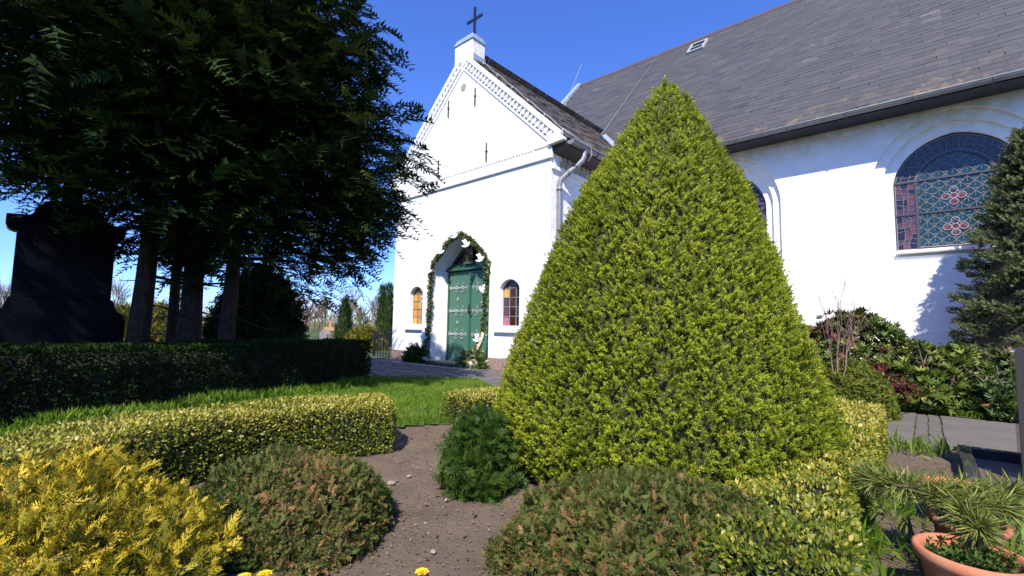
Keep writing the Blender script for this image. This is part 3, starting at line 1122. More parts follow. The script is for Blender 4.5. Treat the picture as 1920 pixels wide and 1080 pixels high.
def clip_poly(poly, cl):
    """Sutherland-Hodgman, cl convex counter-clockwise"""
    out = poly
    for i in range(len(cl)):
        a, b_ = cl[i], cl[(i + 1) % len(cl)]
        inp, out = out, []
        for j in range(len(inp)):
            p, q = inp[j], inp[(j + 1) % len(inp)]
            sp_ = (b_[0] - a[0]) * (p[1] - a[1]) - (b_[1] - a[1]) * (p[0] - a[0])
            sq_ = (b_[0] - a[0]) * (q[1] - a[1]) - (b_[1] - a[1]) * (q[0] - a[0])
            if sp_ >= 0: out.append(p)
            if (sp_ >= 0) != (sq_ >= 0):
                t = sp_ / (sp_ - sq_)
                out.append((p[0] + (q[0] - p[0]) * t, p[1] + (q[1] - p[1]) * t))
        if not out: return []
    return out


def shrink(poly, d):
    cx = sum(p[0] for p in poly) / len(poly); cz = sum(p[1] for p in poly) / len(poly)
    o = []
    for x, z in poly:
        L = math.hypot(x - cx, z - cz)
        k = max(0.1, (L - d) / max(L, 1e-6))
        o.append((cx + (x - cx) * k, cz + (z - cz) * k))
    return o


def area(poly):
    return .5 * sum(poly[i][0] * poly[(i + 1) % len(poly)][1] - poly[(i + 1) % len(poly)][0] * poly[i][1] for i in range(len(poly)))


def nave_window(cx, label, seed):
    rr = random.Random(seed)
    win = empty('nave_window', (0, 0, 0), 0, church)
    win['label'] = label
    GY = NW + .28
    o1 = arch(cx, .95, 2.64, 4.06, 4.965, 1.05, 12)
    inn = arch(cx, .585, 2.70, 4.02, 4.60, .66, 12)          # inner light
    o1s = [(cx + (x - cx) * .972, 2.655 + (z - 2.64) * .985) for x, z in o1]
    fr = MB()
    reveal(fr, o1, o1s, GY - .022, GY - .024); reveal(fr, o1s, o1s, GY - .024, GY)
    # inner arch bar
    for k in range(1, len(inn) - 1):
        a, b_ = inn[k], inn[k + 1]
        a3, b3 = Vector((a[0], GY - .012, a[1])), Vector((b_[0], GY - .012, b_[1]))
        dd = (b3 - a3); L = dd.length
        if L < 1e-4: continue
        dd.normalize()
        fr.obox((a3 + b3) / 2, dd, (0, 1, 0), dd.cross(Vector((0, 1, 0))), L / 2 + .012, .014, .022)
    a3, b3 = Vector((inn[0][0], 0, 2.655)), Vector((inn[0][0], 0, 4.02))
    fr.box(inn[0][0] - .022, inn[0][0] + .022, GY - .026, GY, 2.65, 4.03)
    for z in (3.40, 4.09):
        fr.box(cx - .935, cx + .935, GY - .030, GY - .002, z - .016, z + .016)
    fr.box(cx - .018, cx + .018, GY - .028, GY - .001, 4.59, 4.95)
    fr.build('window_frame', M_winframe, win)
    came = MB()
    def came_poly(poly, w=.0055):
        n = len(poly)
        for i in range(n):
            a, b_ = Vector((poly[i][0], GY - .003, poly[i][1])), Vector((poly[(i + 1) % n][0], GY - .003, poly[(i + 1) % n][1]))
            d = b_ - a
            if d.length < .01: continue
            L = d.length; d.normalize()
            came.obox((a + b_) / 2, d, (0, 1, 0), d.cross(Vector((0, 1, 0))), L / 2, .008, w)
    # quatrefoils
    quat = [(cx - .03, 3.07), (cx - .03, 3.69)]
    petals = []
    for (qx, qz) in quat:
        for k in range(4):
            t = k * math.pi / 2
            px, pz = qx + .118 * math.cos(t), qz + .118 * math.sin(t)
            petals.append([(px + .064 * math.cos(s), pz + .064 * math.sin(s)) for s in np.linspace(0, 2 * math.pi, 13)[:-1]])
        petals.append([(qx + .055 * math.cos(s), qz + .055 * math.sin(s)) for s in np.linspace(0, 2 * math.pi, 13)[:-1]])
    for k, p in enumerate(petals):
        MB().prism(p, GY - .009, GY + .002).build('petal_pane', G_red if (k % 5) != 1 else G_blue, win)
        n = len(p)
        came.tube([(x, GY - .010, z) for x, z in p + p[:1]], .0075, 5, False)
    # diamonds of the centre light
    inner = inn
    hw, hz = .103, .104
    zi = 0
    for j in range(0, 20):
        for i in range(-7, 8):
            x = cx - .03 + (i + (j % 2) * .5) * 2 * hw; z = 2.70 + j * hz
            d = [(x - hw, z), (x, z - hz), (x + hw, z), (x, z + hz)]
            q = clip_poly(d, inner)
            if len(q) < 3 or area(q) < .0008: continue
            q2 = shrink(q, .004)
            cxq = sum(p[0] for p in q) / len(q); czq = sum(p[1] for p in q) / len(q)
            pane = MB().prism(q2, GY, GY + .005).build('diamond_pane', G_teal, win)
            came_poly(q)
            if not any(math.hypot(cxq - a, czq - b_) < .16 for a, b_ in quat):
                came_poly([(x, z - hz * .05), (x, z + hz)], .004) if clip_poly([(x - .001, z), (x + .001, z), (x, z + hz)], inner) else None
                came.tube([(x + .05 * math.cos(t), GY - .004, z - hz * .98 + .05 * math.sin(t)) for t in np.linspace(.6, 2.54, 5)], .004, 4, False) if len(q) == 4 else None
    # border pieces: bands between outer and inner outline, broken irregularly
    def band(pa, pb, cnt, rows):
        for i in range(cnt):
            for k in range(rows):
                def P(s, t):
                    a = pa(s); b_ = pb(s)
                    return (a[0] + (b_[0] - a[0]) * t, a[1] + (b_[1] - a[1]) * t)
                j = lambda: rr.uniform(-.22, .22)
                s0, s1 = i / cnt, (i + 1) / cnt
                t0, t1 = k / rows, (k + 1) / rows
                key = lambda a, b_: random.Random(int(a * 1000) * 7919 + int(b_ * 1000) * 31 + seed).uniform(-.35, .35)
                def V(s, t):
                    ds = key(round(s, 4), round(t, 4)) / cnt if 0 < s < 1 else 0
                    dt = key(round(t, 4) + 5, round(s, 4) + 3) / rows if 0.01 < t < .99 else 0
                    return P(s + ds, t + dt)
                poly = [V(s0, t0), V(s1, t0), V(s1, t1), V(s0, t1)]
                if area(poly) < 0: poly = poly[::-1]
                q = shrink(poly, .006)
                yield q, poly
    def line(a, b_):
        return lambda s: (a[0] + (b_[0] - a[0]) * s, a[1] + (b_[1] - a[1]) * s)
    def path(pts):
        def f(s):
            x = s * (len(pts) - 1); i = min(int(x), len(pts) - 2)
            return (pts[i][0] + (pts[i + 1][0] - pts[i][0]) * (x - i), pts[i][1] + (pts[i + 1][1] - pts[i][1]) * (x - i))
        return f
    jobs = []
    for sg in (-1, 1):
        jobs.append((line((cx + sg * .92, 2.67), (cx + sg * .92, 4.07)), line((cx + sg * .61, 2.67), (cx + sg * .61, 4.07)), 12, 3, 0))
        oo = arc_pts((cx - .915, 4.11), (cx, 4.93), 1.02, 12); ii = arc_pts((cx - .60, 4.11), (cx, 4.63), .69, 12)
        if sg > 0:
            oo = [(2 * cx - x, z) for x, z in oo]; ii = [(2 * cx - x, z) for x, z in ii]
        jobs.append((path(oo), path(ii), 10, 3, 1))
    for pa, pb, cnt, rws, up_ in jobs:
        for q, poly in band(pa, pb, cnt, rws):
            mat = G_blue if (up_ or rr.random() < .45) else G_rose
            MB().prism(q, GY, GY + .005).build('border_pane', mat, win)
            came_poly(poly, .0045)
    for k in range(5):
        u = cx - .58 + k * .232
        MB().box(u, u + .228, GY, GY + .005, 2.66, 2.70).build('border_pane', G_rose, win)
    tag(came.build('lead_came', M_leadcame, win), kind='stuff')
    # glazing backing so nothing shows through joints
    mb = MB(); wall_face(mb, o1, [], GY + .02); mb.build('protective_backing', M_black, win)
    MB().box(cx - .94, cx + .94, NW - .02, GY - .03, 2.56, 2.625).build('window_sill', M_white, win, .01)

nave_window(C1, 'leaded window with two red quatrefoils', 3)
nave_window(C2, 'leaded window half hidden by the clipped cone', 5)
# ------------------------------------------------------------------ ground
def ground_mat(name, c1, c2, c3, s1, s2, bs, bd, rough=.95):
    m, nt, b = new_mat(name)
    tc = coords(nt)
    n1 = noise(nt, tc, s1, 6, .65); n2 = noise(nt, tc, s2, 8, .75)
    rp = ramp(nt, [(.35, c1), (.65, c2)])
    nt.links.new(n1.outputs['Fac'], rp.inputs['Fac'])
    r2 = ramp(nt, [(.55, (0, 0, 0)), (.70, (1, 1, 1))])
    nt.links.new(n2.outputs['Fac'], r2.inputs['Fac'])
    col = mixc(nt, r2.outputs['Color'], rp.outputs['Color'], c3)
    nt.links.new(col, b.inputs['Base Color'])
    b.inputs['Roughness'].default_value = rough
    b.inputs['Specular IOR Level'].default_value = .2
    bump(nt, b, n2.outputs['Fac'], bs, bd)
    return m


M_ground = ground_mat('meadow', (.055, .085, .022), (.075, .10, .03), (.10, .10, .05), .35, 9, .6, .05)
M_soil = ground_mat('bark_soil', (.142, .106, .076), (.188, .143, .104), (.27, .205, .15), 3.0, 55, .9, .02)
M_lawnbase = ground_mat('lawn_thatch', (.05, .085, .018), (.07, .11, .022), (.09, .11, .035), 2.0, 40, .5, .02)
M_slab = ground_mat('concrete_slab', (.155, .140, .120), (.122, .110, .096), (.20, .18, .145), 1.6, 38, .5, .006, .85)
M_sett = ground_mat('dark_sett', (.11, .105, .105), (.14, .13, .125), (.18, .165, .15), 4, 60, .5, .006, .8)
M_joint = ground_mat('mossy_joint', (.10, .085, .05), (.09, .095, .035), (.14, .11, .08), 5, 40, .5, .01)

mb = MB()
mb.add([(-900, -300, -.03), (900, -300, -.03), (900, 900, -.03), (-900, 900, -.03)], [(0, 1, 2, 3)])
tag(mb.build('ground', M_ground), kind='structure')


def grid_sheet(name, mat, x0, x1, y0, y1, step, zf, inside=None):
    nx_, ny_ = int((x1 - x0) / step) + 1, int((y1 - y0) / step) + 1
    xs = np.linspace(x0, x1, nx_); ys = np.linspace(y0, y1, ny_)
    X, Y = np.meshgrid(xs, ys, indexing='ij')
    P = np.stack([X.ravel(), Y.ravel(), np.zeros(X.size)], 1)
    P[:, 2] = zf(P)
    idx = np.arange(X.size).reshape(nx_, ny_)
    F = np.stack([idx[:-1, :-1].ravel(), idx[1:, :-1].ravel(), idx[1:, 1:].ravel(), idx[:-1, 1:].ravel()], 1)
    if inside is not None:
        c = P[F].mean(1)
        F = F[inside(c)]
    me = np_mesh(name, [(P, F, np.zeros((len(P), 4)))])
    me.polygons.foreach_set('use_smooth', np.ones(len(F), bool))
    return link(name, me, mat)


def in_poly(P, poly):
    x, y = P[:, 0], P[:, 1]
    r_ = np.zeros(len(P), bool)
    n = len(poly)
    for i in range(n):
        x1, y1 = poly[i]; x2, y2 = poly[(i + 1) % n]
        c = ((y1 > y) != (y2 > y)) & (x < (x2 - x1) * (y - y1) / (y2 - y1 + 1e-12) + x1)
        r_ ^= c
    return r_


def w2(u, b):
    v = W(u, b); return (v.x, v.y)


soil = grid_sheet('garden_bed', M_soil, -4.2, 6.2, -1.5, 5.6, .06,
                  lambda P: .008 * lump(P, 3, 1, 5) + .006 * lump(P, 5, 1, 16) + .004 * rng.normal(size=len(P)) - .004,
                  lambda c: in_poly(c, [(-4.2, -1.5), (6.2, -1.5), (6.2, 1.35), w2(9.2, -2.12), (1.0, 5.4), (-4.2, 5.4)]))
tag(soil, kind='structure')
LAWN = [(-7.5, 1.0), (-2.75, 1.0), (-2.7, 2.3), (-2.45, 3.1), (-1.9, 3.75), (-1.15, 4.2), (-.95, 4.38), (-.83, 4.36), (-.70, 4.48), (-.55, 4.5), (.2, 5.3), (1.0, 5.4), w2(9.35, -2.2), w2(6, -2.2), w2(5.2, -1.75), w2(4.5, -2.15), w2(3.6, -2.8), w2(1.5, -2.9), w2(-1.0, -2.9), (-8.5, 10.0)]
lawn = grid_sheet('lawn', M_lawnbase, -8.5, 3.2, 1.0, 11.2, .08,
                  lambda P: .012 + .008 * lump(P, 8, 1, 3), lambda c: in_poly(c + .05 * np.stack([lump(c, 21, 1, 9), lump(c, 22, 1, 9), 0 * c[:, 0]], 1), LAWN))
tag(lawn, kind='structure')

# ---- paved path along the church, slabs to the right and setts before the porch
path = empty('path', P0, TH)
tag(path, kind='structure')
mb = MB(); mb.box(-6, 16.5, -2.95, .0, -.06, -.012)
mb.build('path_bed', M_joint, path)
slab_me = []
for k in range(6):
    jr = random.Random(k)
    m_ = MB()
    x = .5 ; 
    pts = [(-.5 + jr.uniform(0, .012), -.5 + jr.uniform(0, .02)), (.5 - jr.uniform(0, .012), -.5 + jr.uniform(0, .02)), (.5 - jr.uniform(0, .012), .5 - jr.uniform(0, .02)), (-.5 + jr.uniform(0, .012), .5 - jr.uniform(0, .02))]
    m_.prism_z(pts, -.05, 0)
    me = m_.mesh('slab', .0); me.materials.append(M_slab); slab_me.append(me)
rows_ = [(-2.10, -1.42), (-1.40, -.72), (-.70, -.02)]
k = 0
for (b0, b1) in rows_:
    u = 8.05 + random.uniform(0, .5)
    while u < 15.5:
        wd = random.choice((.75, 1.0, 1.0, 1.25))
        if u < 11.02 < u + wd + .4: wd = max(.45, 10.86 - u)
        if 10.80 < u < 11.05:
            u = 11.05
            continue
        o = link('slab', slab_me[k % 6], None, path, (u + wd / 2, (b0 + b1) / 2, .004 + random.uniform(-.004, .004)), (random.uniform(-.004, .004), random.uniform(-.004, .004), random.uniform(-.006, .006)), (wd - .018, b1 - b0 - .006, 1))
        u += wd; k += 1
# strip of small setts between the slabs
st_me = MB().prism_z([(-.5, -.5), (.5, -.5), (.5, .5), (-.5, .5)], -.05, 0).mesh('sett'); st_me.materials.append(M_slab)
for i in range(14):
    for j in range(2):
        link('sett', st_me, None, path, (10.90 + j * .10 + random.uniform(-.006, .006), -2.03 + i * .148, random.uniform(-.002, .006)), (0, 0, random.uniform(-.05, .05)), (.085, .13, 1))
# setts of the forecourt: joined, each only a few pixels high in the photograph
chunks = []
bv = np.array([[-.5, -.5, -1], [.5, -.5, -1], [.5, .5, -1], [-.5, .5, -1], [-.44, -.42, 0], [.44, -.42, 0], [.44, .42, 0], [-.44, .42, 0]], float)
bf = np.array([[4, 5, 6, 7], [0, 1, 5, 4], [1, 2, 6, 5], [2, 3, 7, 6], [3, 0, 4, 7]])
pos, sc = [], []
for j in range(22):
    b0 = -2.9 + j * .132
    u = -5.5 + random.uniform(0, .2)
    while u < 8.0:
        wd = random.uniform(.16, .30)
        if not (.95 < u < 3.6 and b0 > -.66):
            pos.append((u + wd / 2, b0 + .066, random.uniform(-.006, .010))); sc.append((wd - .010, .122, .05))
        u += wd
pos, sc = np.array(pos), np.array(sc)
an = rng.normal(size=len(pos)) * .02
rot = np.zeros((len(pos), 3, 3)); rot[:, 0, 0] = np.cos(an); rot[:, 0, 1] = -np.sin(an); rot[:, 1, 0] = np.sin(an); rot[:, 1, 1] = np.cos(an); rot[:, 2, 2] = 1
tag(link('forecourt_setts', np_mesh('forecourt_setts', [scatter((bv, bf, np.zeros(8)), pos, rot, sc)], False), M_sett, path), kind='stuff')
# sandstone border of the doormat pit
M_sand = simple_mat('sandstone_border', (.46, .36, .24), (.34, .27, .19), 12, .9)
for (x0, x1, y0, y1) in ((.98, 3.60, -.66, -.56), (.98, 1.12, -.555, -.06), (3.14, 3.60, -.555, -.06)):
    MB().box(x0, x1, y0, y1, -.05, .012).build('border_stone', M_sand, path, .01)
mat_o = empty('door_mat', W(1.14, -.55, -.01), TH)
tag(mat_o, 'dark rubber ring mat sunk in front of the green church door', 'door mat')
mb = MB()
for i in range(27):
    mb.box(i * .0735, i * .0735 + .018, 0, .49, 0, .022)
for j in range(9):
    mb.box(0, 1.93, j * .059, j * .059 + .016, .001, .0215)
mb.build('mat_ribs', simple_mat('black_rubber', (.012, .012, .013), (.02, .02, .02), 20, .8), mat_o)
MB().box(-.01, 1.94, -.005, .495, -.012, .004).build('mat_base', M_black, mat_o)

# ---- grass blades
M_grass = leaf_mat('grass_blades', [(0, (.055, .12, .012)), (.5, (.13, .235, .018)), (.85, (.22, .30, .035)), (1, (.34, .31, .10))], rough=.5, trans=.35)
def blade_tmpl():
    V = np.array([[-.5, 0, 0], [.5, 0, 0], [.30, .62, .12], [0, 1, .38]], float)
    return V, np.array([[0, 1, 2, 3]]), np.array([0, 0, .5, 1.])
BL = blade_tmpl()


def blades(P, hmin, hmax, wd):
    n = len(P)
    d = np.stack([rng.normal(size=n) * .38, rng.normal(size=n) * .38, np.ones(n)], 1)
    return scatter(BL, P, frames(d), np.stack([rng.uniform(.6, 1.3, n) * wd, rng.uniform(hmin, hmax, n) * (1 + .35 * lump(P, 51, 1, 4)), rng.uniform(hmin, hmax, n)], 1), np.clip(rng.normal(.45, .2, n) + .22 * lump(P, 52, 1, 3), 0, 1))


def sample_poly(poly, n):
    poly = np.array(poly); lo, hi = poly.min(0), poly.max(0)
    out = []
    while sum(len(o) for o in out) < n:
        p = rng.uniform(lo, hi, (n * 2, 2))
        p = np.concatenate([p, np.zeros((len(p), 1))], 1)
        out.append(p[in_poly(p, [tuple(q) for q in poly])])
    return np.concatenate(out)[:n]


front = [(-1.9, 3.75), (-1.15, 4.2), (-.95, 4.38), (-.83, 4.36), (-.70, 4.48), (-.55, 4.5), (.2, 5.3), w2(6, -2.2), w2(5.2, -1.75), w2(4.5, -2.15), w2(3.6, -2.8), (-2.4, 7.4)]
strip_ = [(-4.3, 1.6), (-2.75, 1.6), (-2.7, 2.3), (-2.45, 3.1), (-1.9, 3.75), (-2.4, 7.4), (-2.9, 7.2), (-4.2, 4.8)]
A = sample_poly(front, 30000); B = sample_poly(strip_, 22000)
# longer tufts along the foot of the dark hedge and at the edges
E1 = np.array([(-4.15, 4.0), (-3.55, 5.0), (-2.25, 7.1)])
t_ = rng.random(6000)
seg = np.where(t_ < .35, 0, 1)
tt = np.where(t_ < .35, t_ / .35, (t_ - .35) / .65)[:, None]
E_ = E1[seg] * (1 - tt) + E1[seg + 1] * tt + rng.normal(size=(6000, 2)) * .10
E_ = np.concatenate([E_, np.zeros((6000, 1))], 1)
tag(link('grass', np_mesh('grass', [blades(A, .035, .075, .006), blades(B, .035, .075, .006), blades(E_, .06, .16, .007)]), M_grass), 'short green lawn grass between the hedges', 'grass', kind='stuff')
# ------------------------------------------------------------------ clipped plants
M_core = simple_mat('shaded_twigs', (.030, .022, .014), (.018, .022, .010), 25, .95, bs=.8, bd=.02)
M_twig = simple_mat('twig_bark', (.12, .075, .05), (.08, .055, .04), 20, .9)


def core_dome(name, c, rx, ry, h, parent, k=.82, seed=1):
    bm = bmesh.new()
    bmesh.ops.create_icosphere(bm, subdivisions=4, radius=1)
    me = bpy.data.meshes.new(name)
    for v in bm.verts:
        d = np.array([v.co])
        f = k * (1 + .10 * lump(d, seed, 1, 4)[0])
        v.co = Vector((v.co.x * rx * f, v.co.y * ry * f, max(v.co.z, -.02) * h * f))
    bm.to_mesh(me); bm.free()
    return link(name, me, M_core, parent)


def dome_pts(n, rx, ry, h, seed, amp=.08, freq=3.0, depth=.12, zmin=-.05):
    d = sphere_dirs(int(n * 2.2))
    d = d[d[:, 2] > zmin][:n]
    k = 1 + amp * lump(d, seed, 1, freq) + amp * .5 * lump(d, seed + 9, 1, freq * 3) - rng.exponential(depth * .5, len(d)).clip(0, .35)
    P = d * np.array([rx, ry, h]) * k[:, None]
    nrm = unit(d / np.array([rx, ry, h]))
    return P, nrm


def shrub(name, label, cat, c, rx, ry, h, parts, mat, seed, core=.8, amp=.08, freq=3, group=None, twigs=0, zmin=-.05, depth=.12):
    """parts: list of (template, n, size lo, size hi, out, up, jitter)"""
    o = tag(empty(name, (c[0], c[1], 0)), label, cat, group)
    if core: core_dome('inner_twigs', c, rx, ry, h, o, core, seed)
    ch = []
    for (tm, n, s0, s1, ow, up, jit) in parts:
        P, nr = dome_pts(n, rx, ry, h, seed, amp, freq, depth, zmin)
        d = nr * ow + np.array([0, 0, up]) + rng.normal(size=P.shape) * jit
        sz = rng.uniform(s0, s1, len(P))
        ch.append(scatter(tm, P - unit(d) * sz[:, None] * .35, frames(d, nr + rng.normal(size=P.shape) * .5), sz, np.clip(rng.normal(.5, .22, len(P)) + .16 * lump(P, seed + 3, 1, 6), 0, 1)))
    tag(link('foliage', np_mesh(name + '_foliage', ch), mat, o), kind='stuff')
    if twigs:
        mb = MB()
        P, nr = dome_pts(twigs, rx, ry, h, seed, amp, freq, .02, .15)
        for p, q in zip(P, nr):
            a = Vector(p) * .55; b_ = Vector(p) * 1.02
            mid = (a + b_) / 2 + Vector(rng.normal(size=3) * .02)
            mb.tube([a, mid, b_], [.004, .003, .0015], 4, False)
        tag(mb.build('twig', M_twig, o), kind='stuff')
    return o


# ---- hedges
def hedge(name, label, cl, width, height, n, leaf, s0, s1, mat, group=None, seed=1, cat='hedge', cf=.84, yellow_top=.36, round_=.06, lumpa=.02, hs=(1, 1), mean=.42):
    cl = np.array(cl, float)
    # smooth the centre line
    t = np.linspace(0, len(cl) - 1, 60)
    i = np.minimum(t.astype(int), len(cl) - 2); f = (t - i)[:, None]
    pm = cl[np.maximum(i - 1, 0)]; p0 = cl[i]; p1 = cl[i + 1]; p2 = cl[np.minimum(i + 2, len(cl) - 1)]
    C = .5 * (2 * p0 + (p1 - pm) * f + (2 * pm - 5 * p0 + 4 * p1 - p2) * f * f + (3 * p0 - pm - 3 * p1 + p2) * f ** 3)
    sgl = np.linalg.norm(np.diff(C, axis=0), axis=1); cum = np.concatenate([[0], np.cumsum(sgl)]); L = cum[-1]
    def at(s):
        x = np.interp(s, cum, C[:, 0]); y = np.interp(s, cum, C[:, 1])
        x2 = np.interp(np.minimum(s + .02, L), cum, C[:, 0]) - np.interp(np.maximum(s - .02, 0), cum, C[:, 0])
        y2 = np.interp(np.minimum(s + .02, L), cum, C[:, 1]) - np.interp(np.maximum(s - .02, 0), cum, C[:, 1])
        tg = unit(np.stack([x2, y2], 1))
        return np.stack([x, y], 1), tg
    hw = width / 2
    org = C[0]
    o = tag(empty(name, (org[0], org[1], 0)), label, cat, group)
    o3 = np.array([org[0], org[1], 0])
    per = 2 * height + width
    endA = width * height
    tot = L * per + 2 * endA
    k1 = int(n * L * per / tot); k2 = (n - k1) // 2
    P, Nn = [], []
    s = rng.uniform(0, L, k1); q = rng.uniform(0, per, k1)
    side = q < height; top = (q >= height) & (q < height + width)
    lx = np.where(side, -hw, np.where(top, q - height - hw, hw))
    lz = np.where(side, q, np.where(top, height, per - q))
    nx_ = np.where(side, -1., np.where(top, 0, 1.)); nz_ = np.where(top, 1., 0.)
    # rounded shoulders
    ex = np.clip((np.abs(lx) - (hw - round_)) / round_, 0, 1); ez = np.clip((lz - (height - round_)) / round_, 0, 1)
    lz = lz - np.where(top, round_ * ex ** 2 * .5, 0); lx = lx - np.sign(lx) * np.where(~top, round_ * ez ** 2 * .5, 0)
    nz_ = nz_ + .8 * ez * (~top); nx_ = nx_ + .8 * np.sign(lx) * ex * top
    c2, tg = at(s); pr = np.stack([tg[:, 1], -tg[:, 0]], 1)
    p3 = np.concatenate([c2 + pr * lx[:, None], lz[:, None]], 1)
    n3 = np.concatenate([pr * nx_[:, None], nz_[:, None]], 1)
    P.append(p3); Nn.append(n3)
    for e, sg in ((0., -1), (L, 1)):
        c2, tg = at(np.full(k2, e)); pr = np.stack([tg[:, 1], -tg[:, 0]], 1)
        lx = rng.uniform(-hw, hw, k2); lz = rng.uniform(0, height, k2)
        bul = .05 * (1 - (lx / hw) ** 2) - .05 * (lz / height) ** 4
        p3 = np.concatenate([c2 + pr * lx[:, None] + tg * (sg * bul)[:, None], lz[:, None]], 1)
        n3 = np.concatenate([tg * sg, np.full((k2, 1), .1)], 1)
        P.append(p3); Nn.append(n3)
    P = np.concatenate(P); Nn = unit(np.concatenate(Nn))
    P = P + Nn * (lumpa * lump(P, seed, 1, 5) + lumpa * .6 * lump(P, seed + 1, 1, 17) - rng.exponential(.014, len(P)))[:, None]
    hp = np.array([np.interp(np.linalg.norm(P[:, None, :2] - C[None, ::6], axis=2).argmin(1) * 6 / 59., (0, 1), hs)])[0]
    P[:, 2] = np.maximum(P[:, 2] * hp, .012)
    d = Nn * .55 + np.array([0, 0, .35]) + rng.normal(size=P.shape) * .6
    sz = rng.uniform(s0, s1, len(P))
    hfac = np.clip((P[:, 2] / height - .55) / .45, 0, 1)
    rnd = np.clip(rng.normal(mean, .2, len(P)) + yellow_top * hfac + .14 * lump(P, seed + 5, 1, 4), 0, 1)
    tag(link('foliage', np_mesh(name + '_foliage', [scatter(leaf, P - o3, frames(d, Nn + rng.normal(size=P.shape) * .7), sz, rnd)]), mat, o), kind='stuff')
    # woody core
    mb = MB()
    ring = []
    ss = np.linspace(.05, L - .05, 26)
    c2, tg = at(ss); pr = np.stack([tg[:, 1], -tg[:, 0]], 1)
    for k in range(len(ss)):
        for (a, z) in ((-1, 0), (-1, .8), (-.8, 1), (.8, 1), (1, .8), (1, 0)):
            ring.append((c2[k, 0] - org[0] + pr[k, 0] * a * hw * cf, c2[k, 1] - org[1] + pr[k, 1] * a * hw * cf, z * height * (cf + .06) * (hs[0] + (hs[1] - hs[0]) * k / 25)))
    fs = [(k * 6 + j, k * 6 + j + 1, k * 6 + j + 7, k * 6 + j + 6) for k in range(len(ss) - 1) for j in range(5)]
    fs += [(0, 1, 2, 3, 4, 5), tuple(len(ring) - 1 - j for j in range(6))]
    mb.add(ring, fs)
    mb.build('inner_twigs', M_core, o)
    return o


LEAF = leaf_tmpl(.55, 0)
M_box = leaf_mat('golden_box_leaf', [(0, (.028, .060, .008)), (.35, (.080, .125, .013)), (.62, (.205, .225, .022)), (.85, (.38, .335, .045)), (1, (.50, .42, .10))], rough=.42, trans=.2, spec=.35)
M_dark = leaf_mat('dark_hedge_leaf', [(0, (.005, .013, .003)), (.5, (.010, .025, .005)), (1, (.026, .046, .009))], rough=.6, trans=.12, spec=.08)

hedge('box_hedge', 'low clipped golden box hedge curving off to the left, behind the yellow cypress', [(-.98, 3.72), (-1.55, 3.45), (-2.05, 2.95), (-2.35, 2.25), (-2.45, 1.3)], .56, .36, 48000, LEAF, .016, .028, M_box, 'low box hedges', 11)
hedge('box_hedge', 'short golden box hedge beside the lawn, its far part hidden by the clipped cone', [(-.52, 4.55), (-.05, 5.0), (.55, 5.6), (1.3, 6.3)], .46, .27, 20000, LEAF, .017, .028, M_box, 'low box hedges', 12)
hedge('box_hedge', 'long golden box hedge running from the foreground to the path, right of the clipped cone', [(.80, 1.50), (1.215, 2.065), (1.48, 2.37), (1.965, 2.905), (2.72, 3.76)], .46, .38, 40000, LEAF, .017, .029, M_box, 'low box hedges', 13, yellow_top=.30, hs=(.66, 1.08), mean=.50)
hedge('yew_hedge', 'dark clipped hedge in deep shade before the black gravestone', [(-5.12, 2.85), (-4.50, 4.25), (-3.88, 5.35), (-3.12, 6.55), (-2.60, 7.60)], .80, .665, 52000, leaf_tmpl(.55, 0), .025, .045, M_dark, None, 14, lumpa=.03)

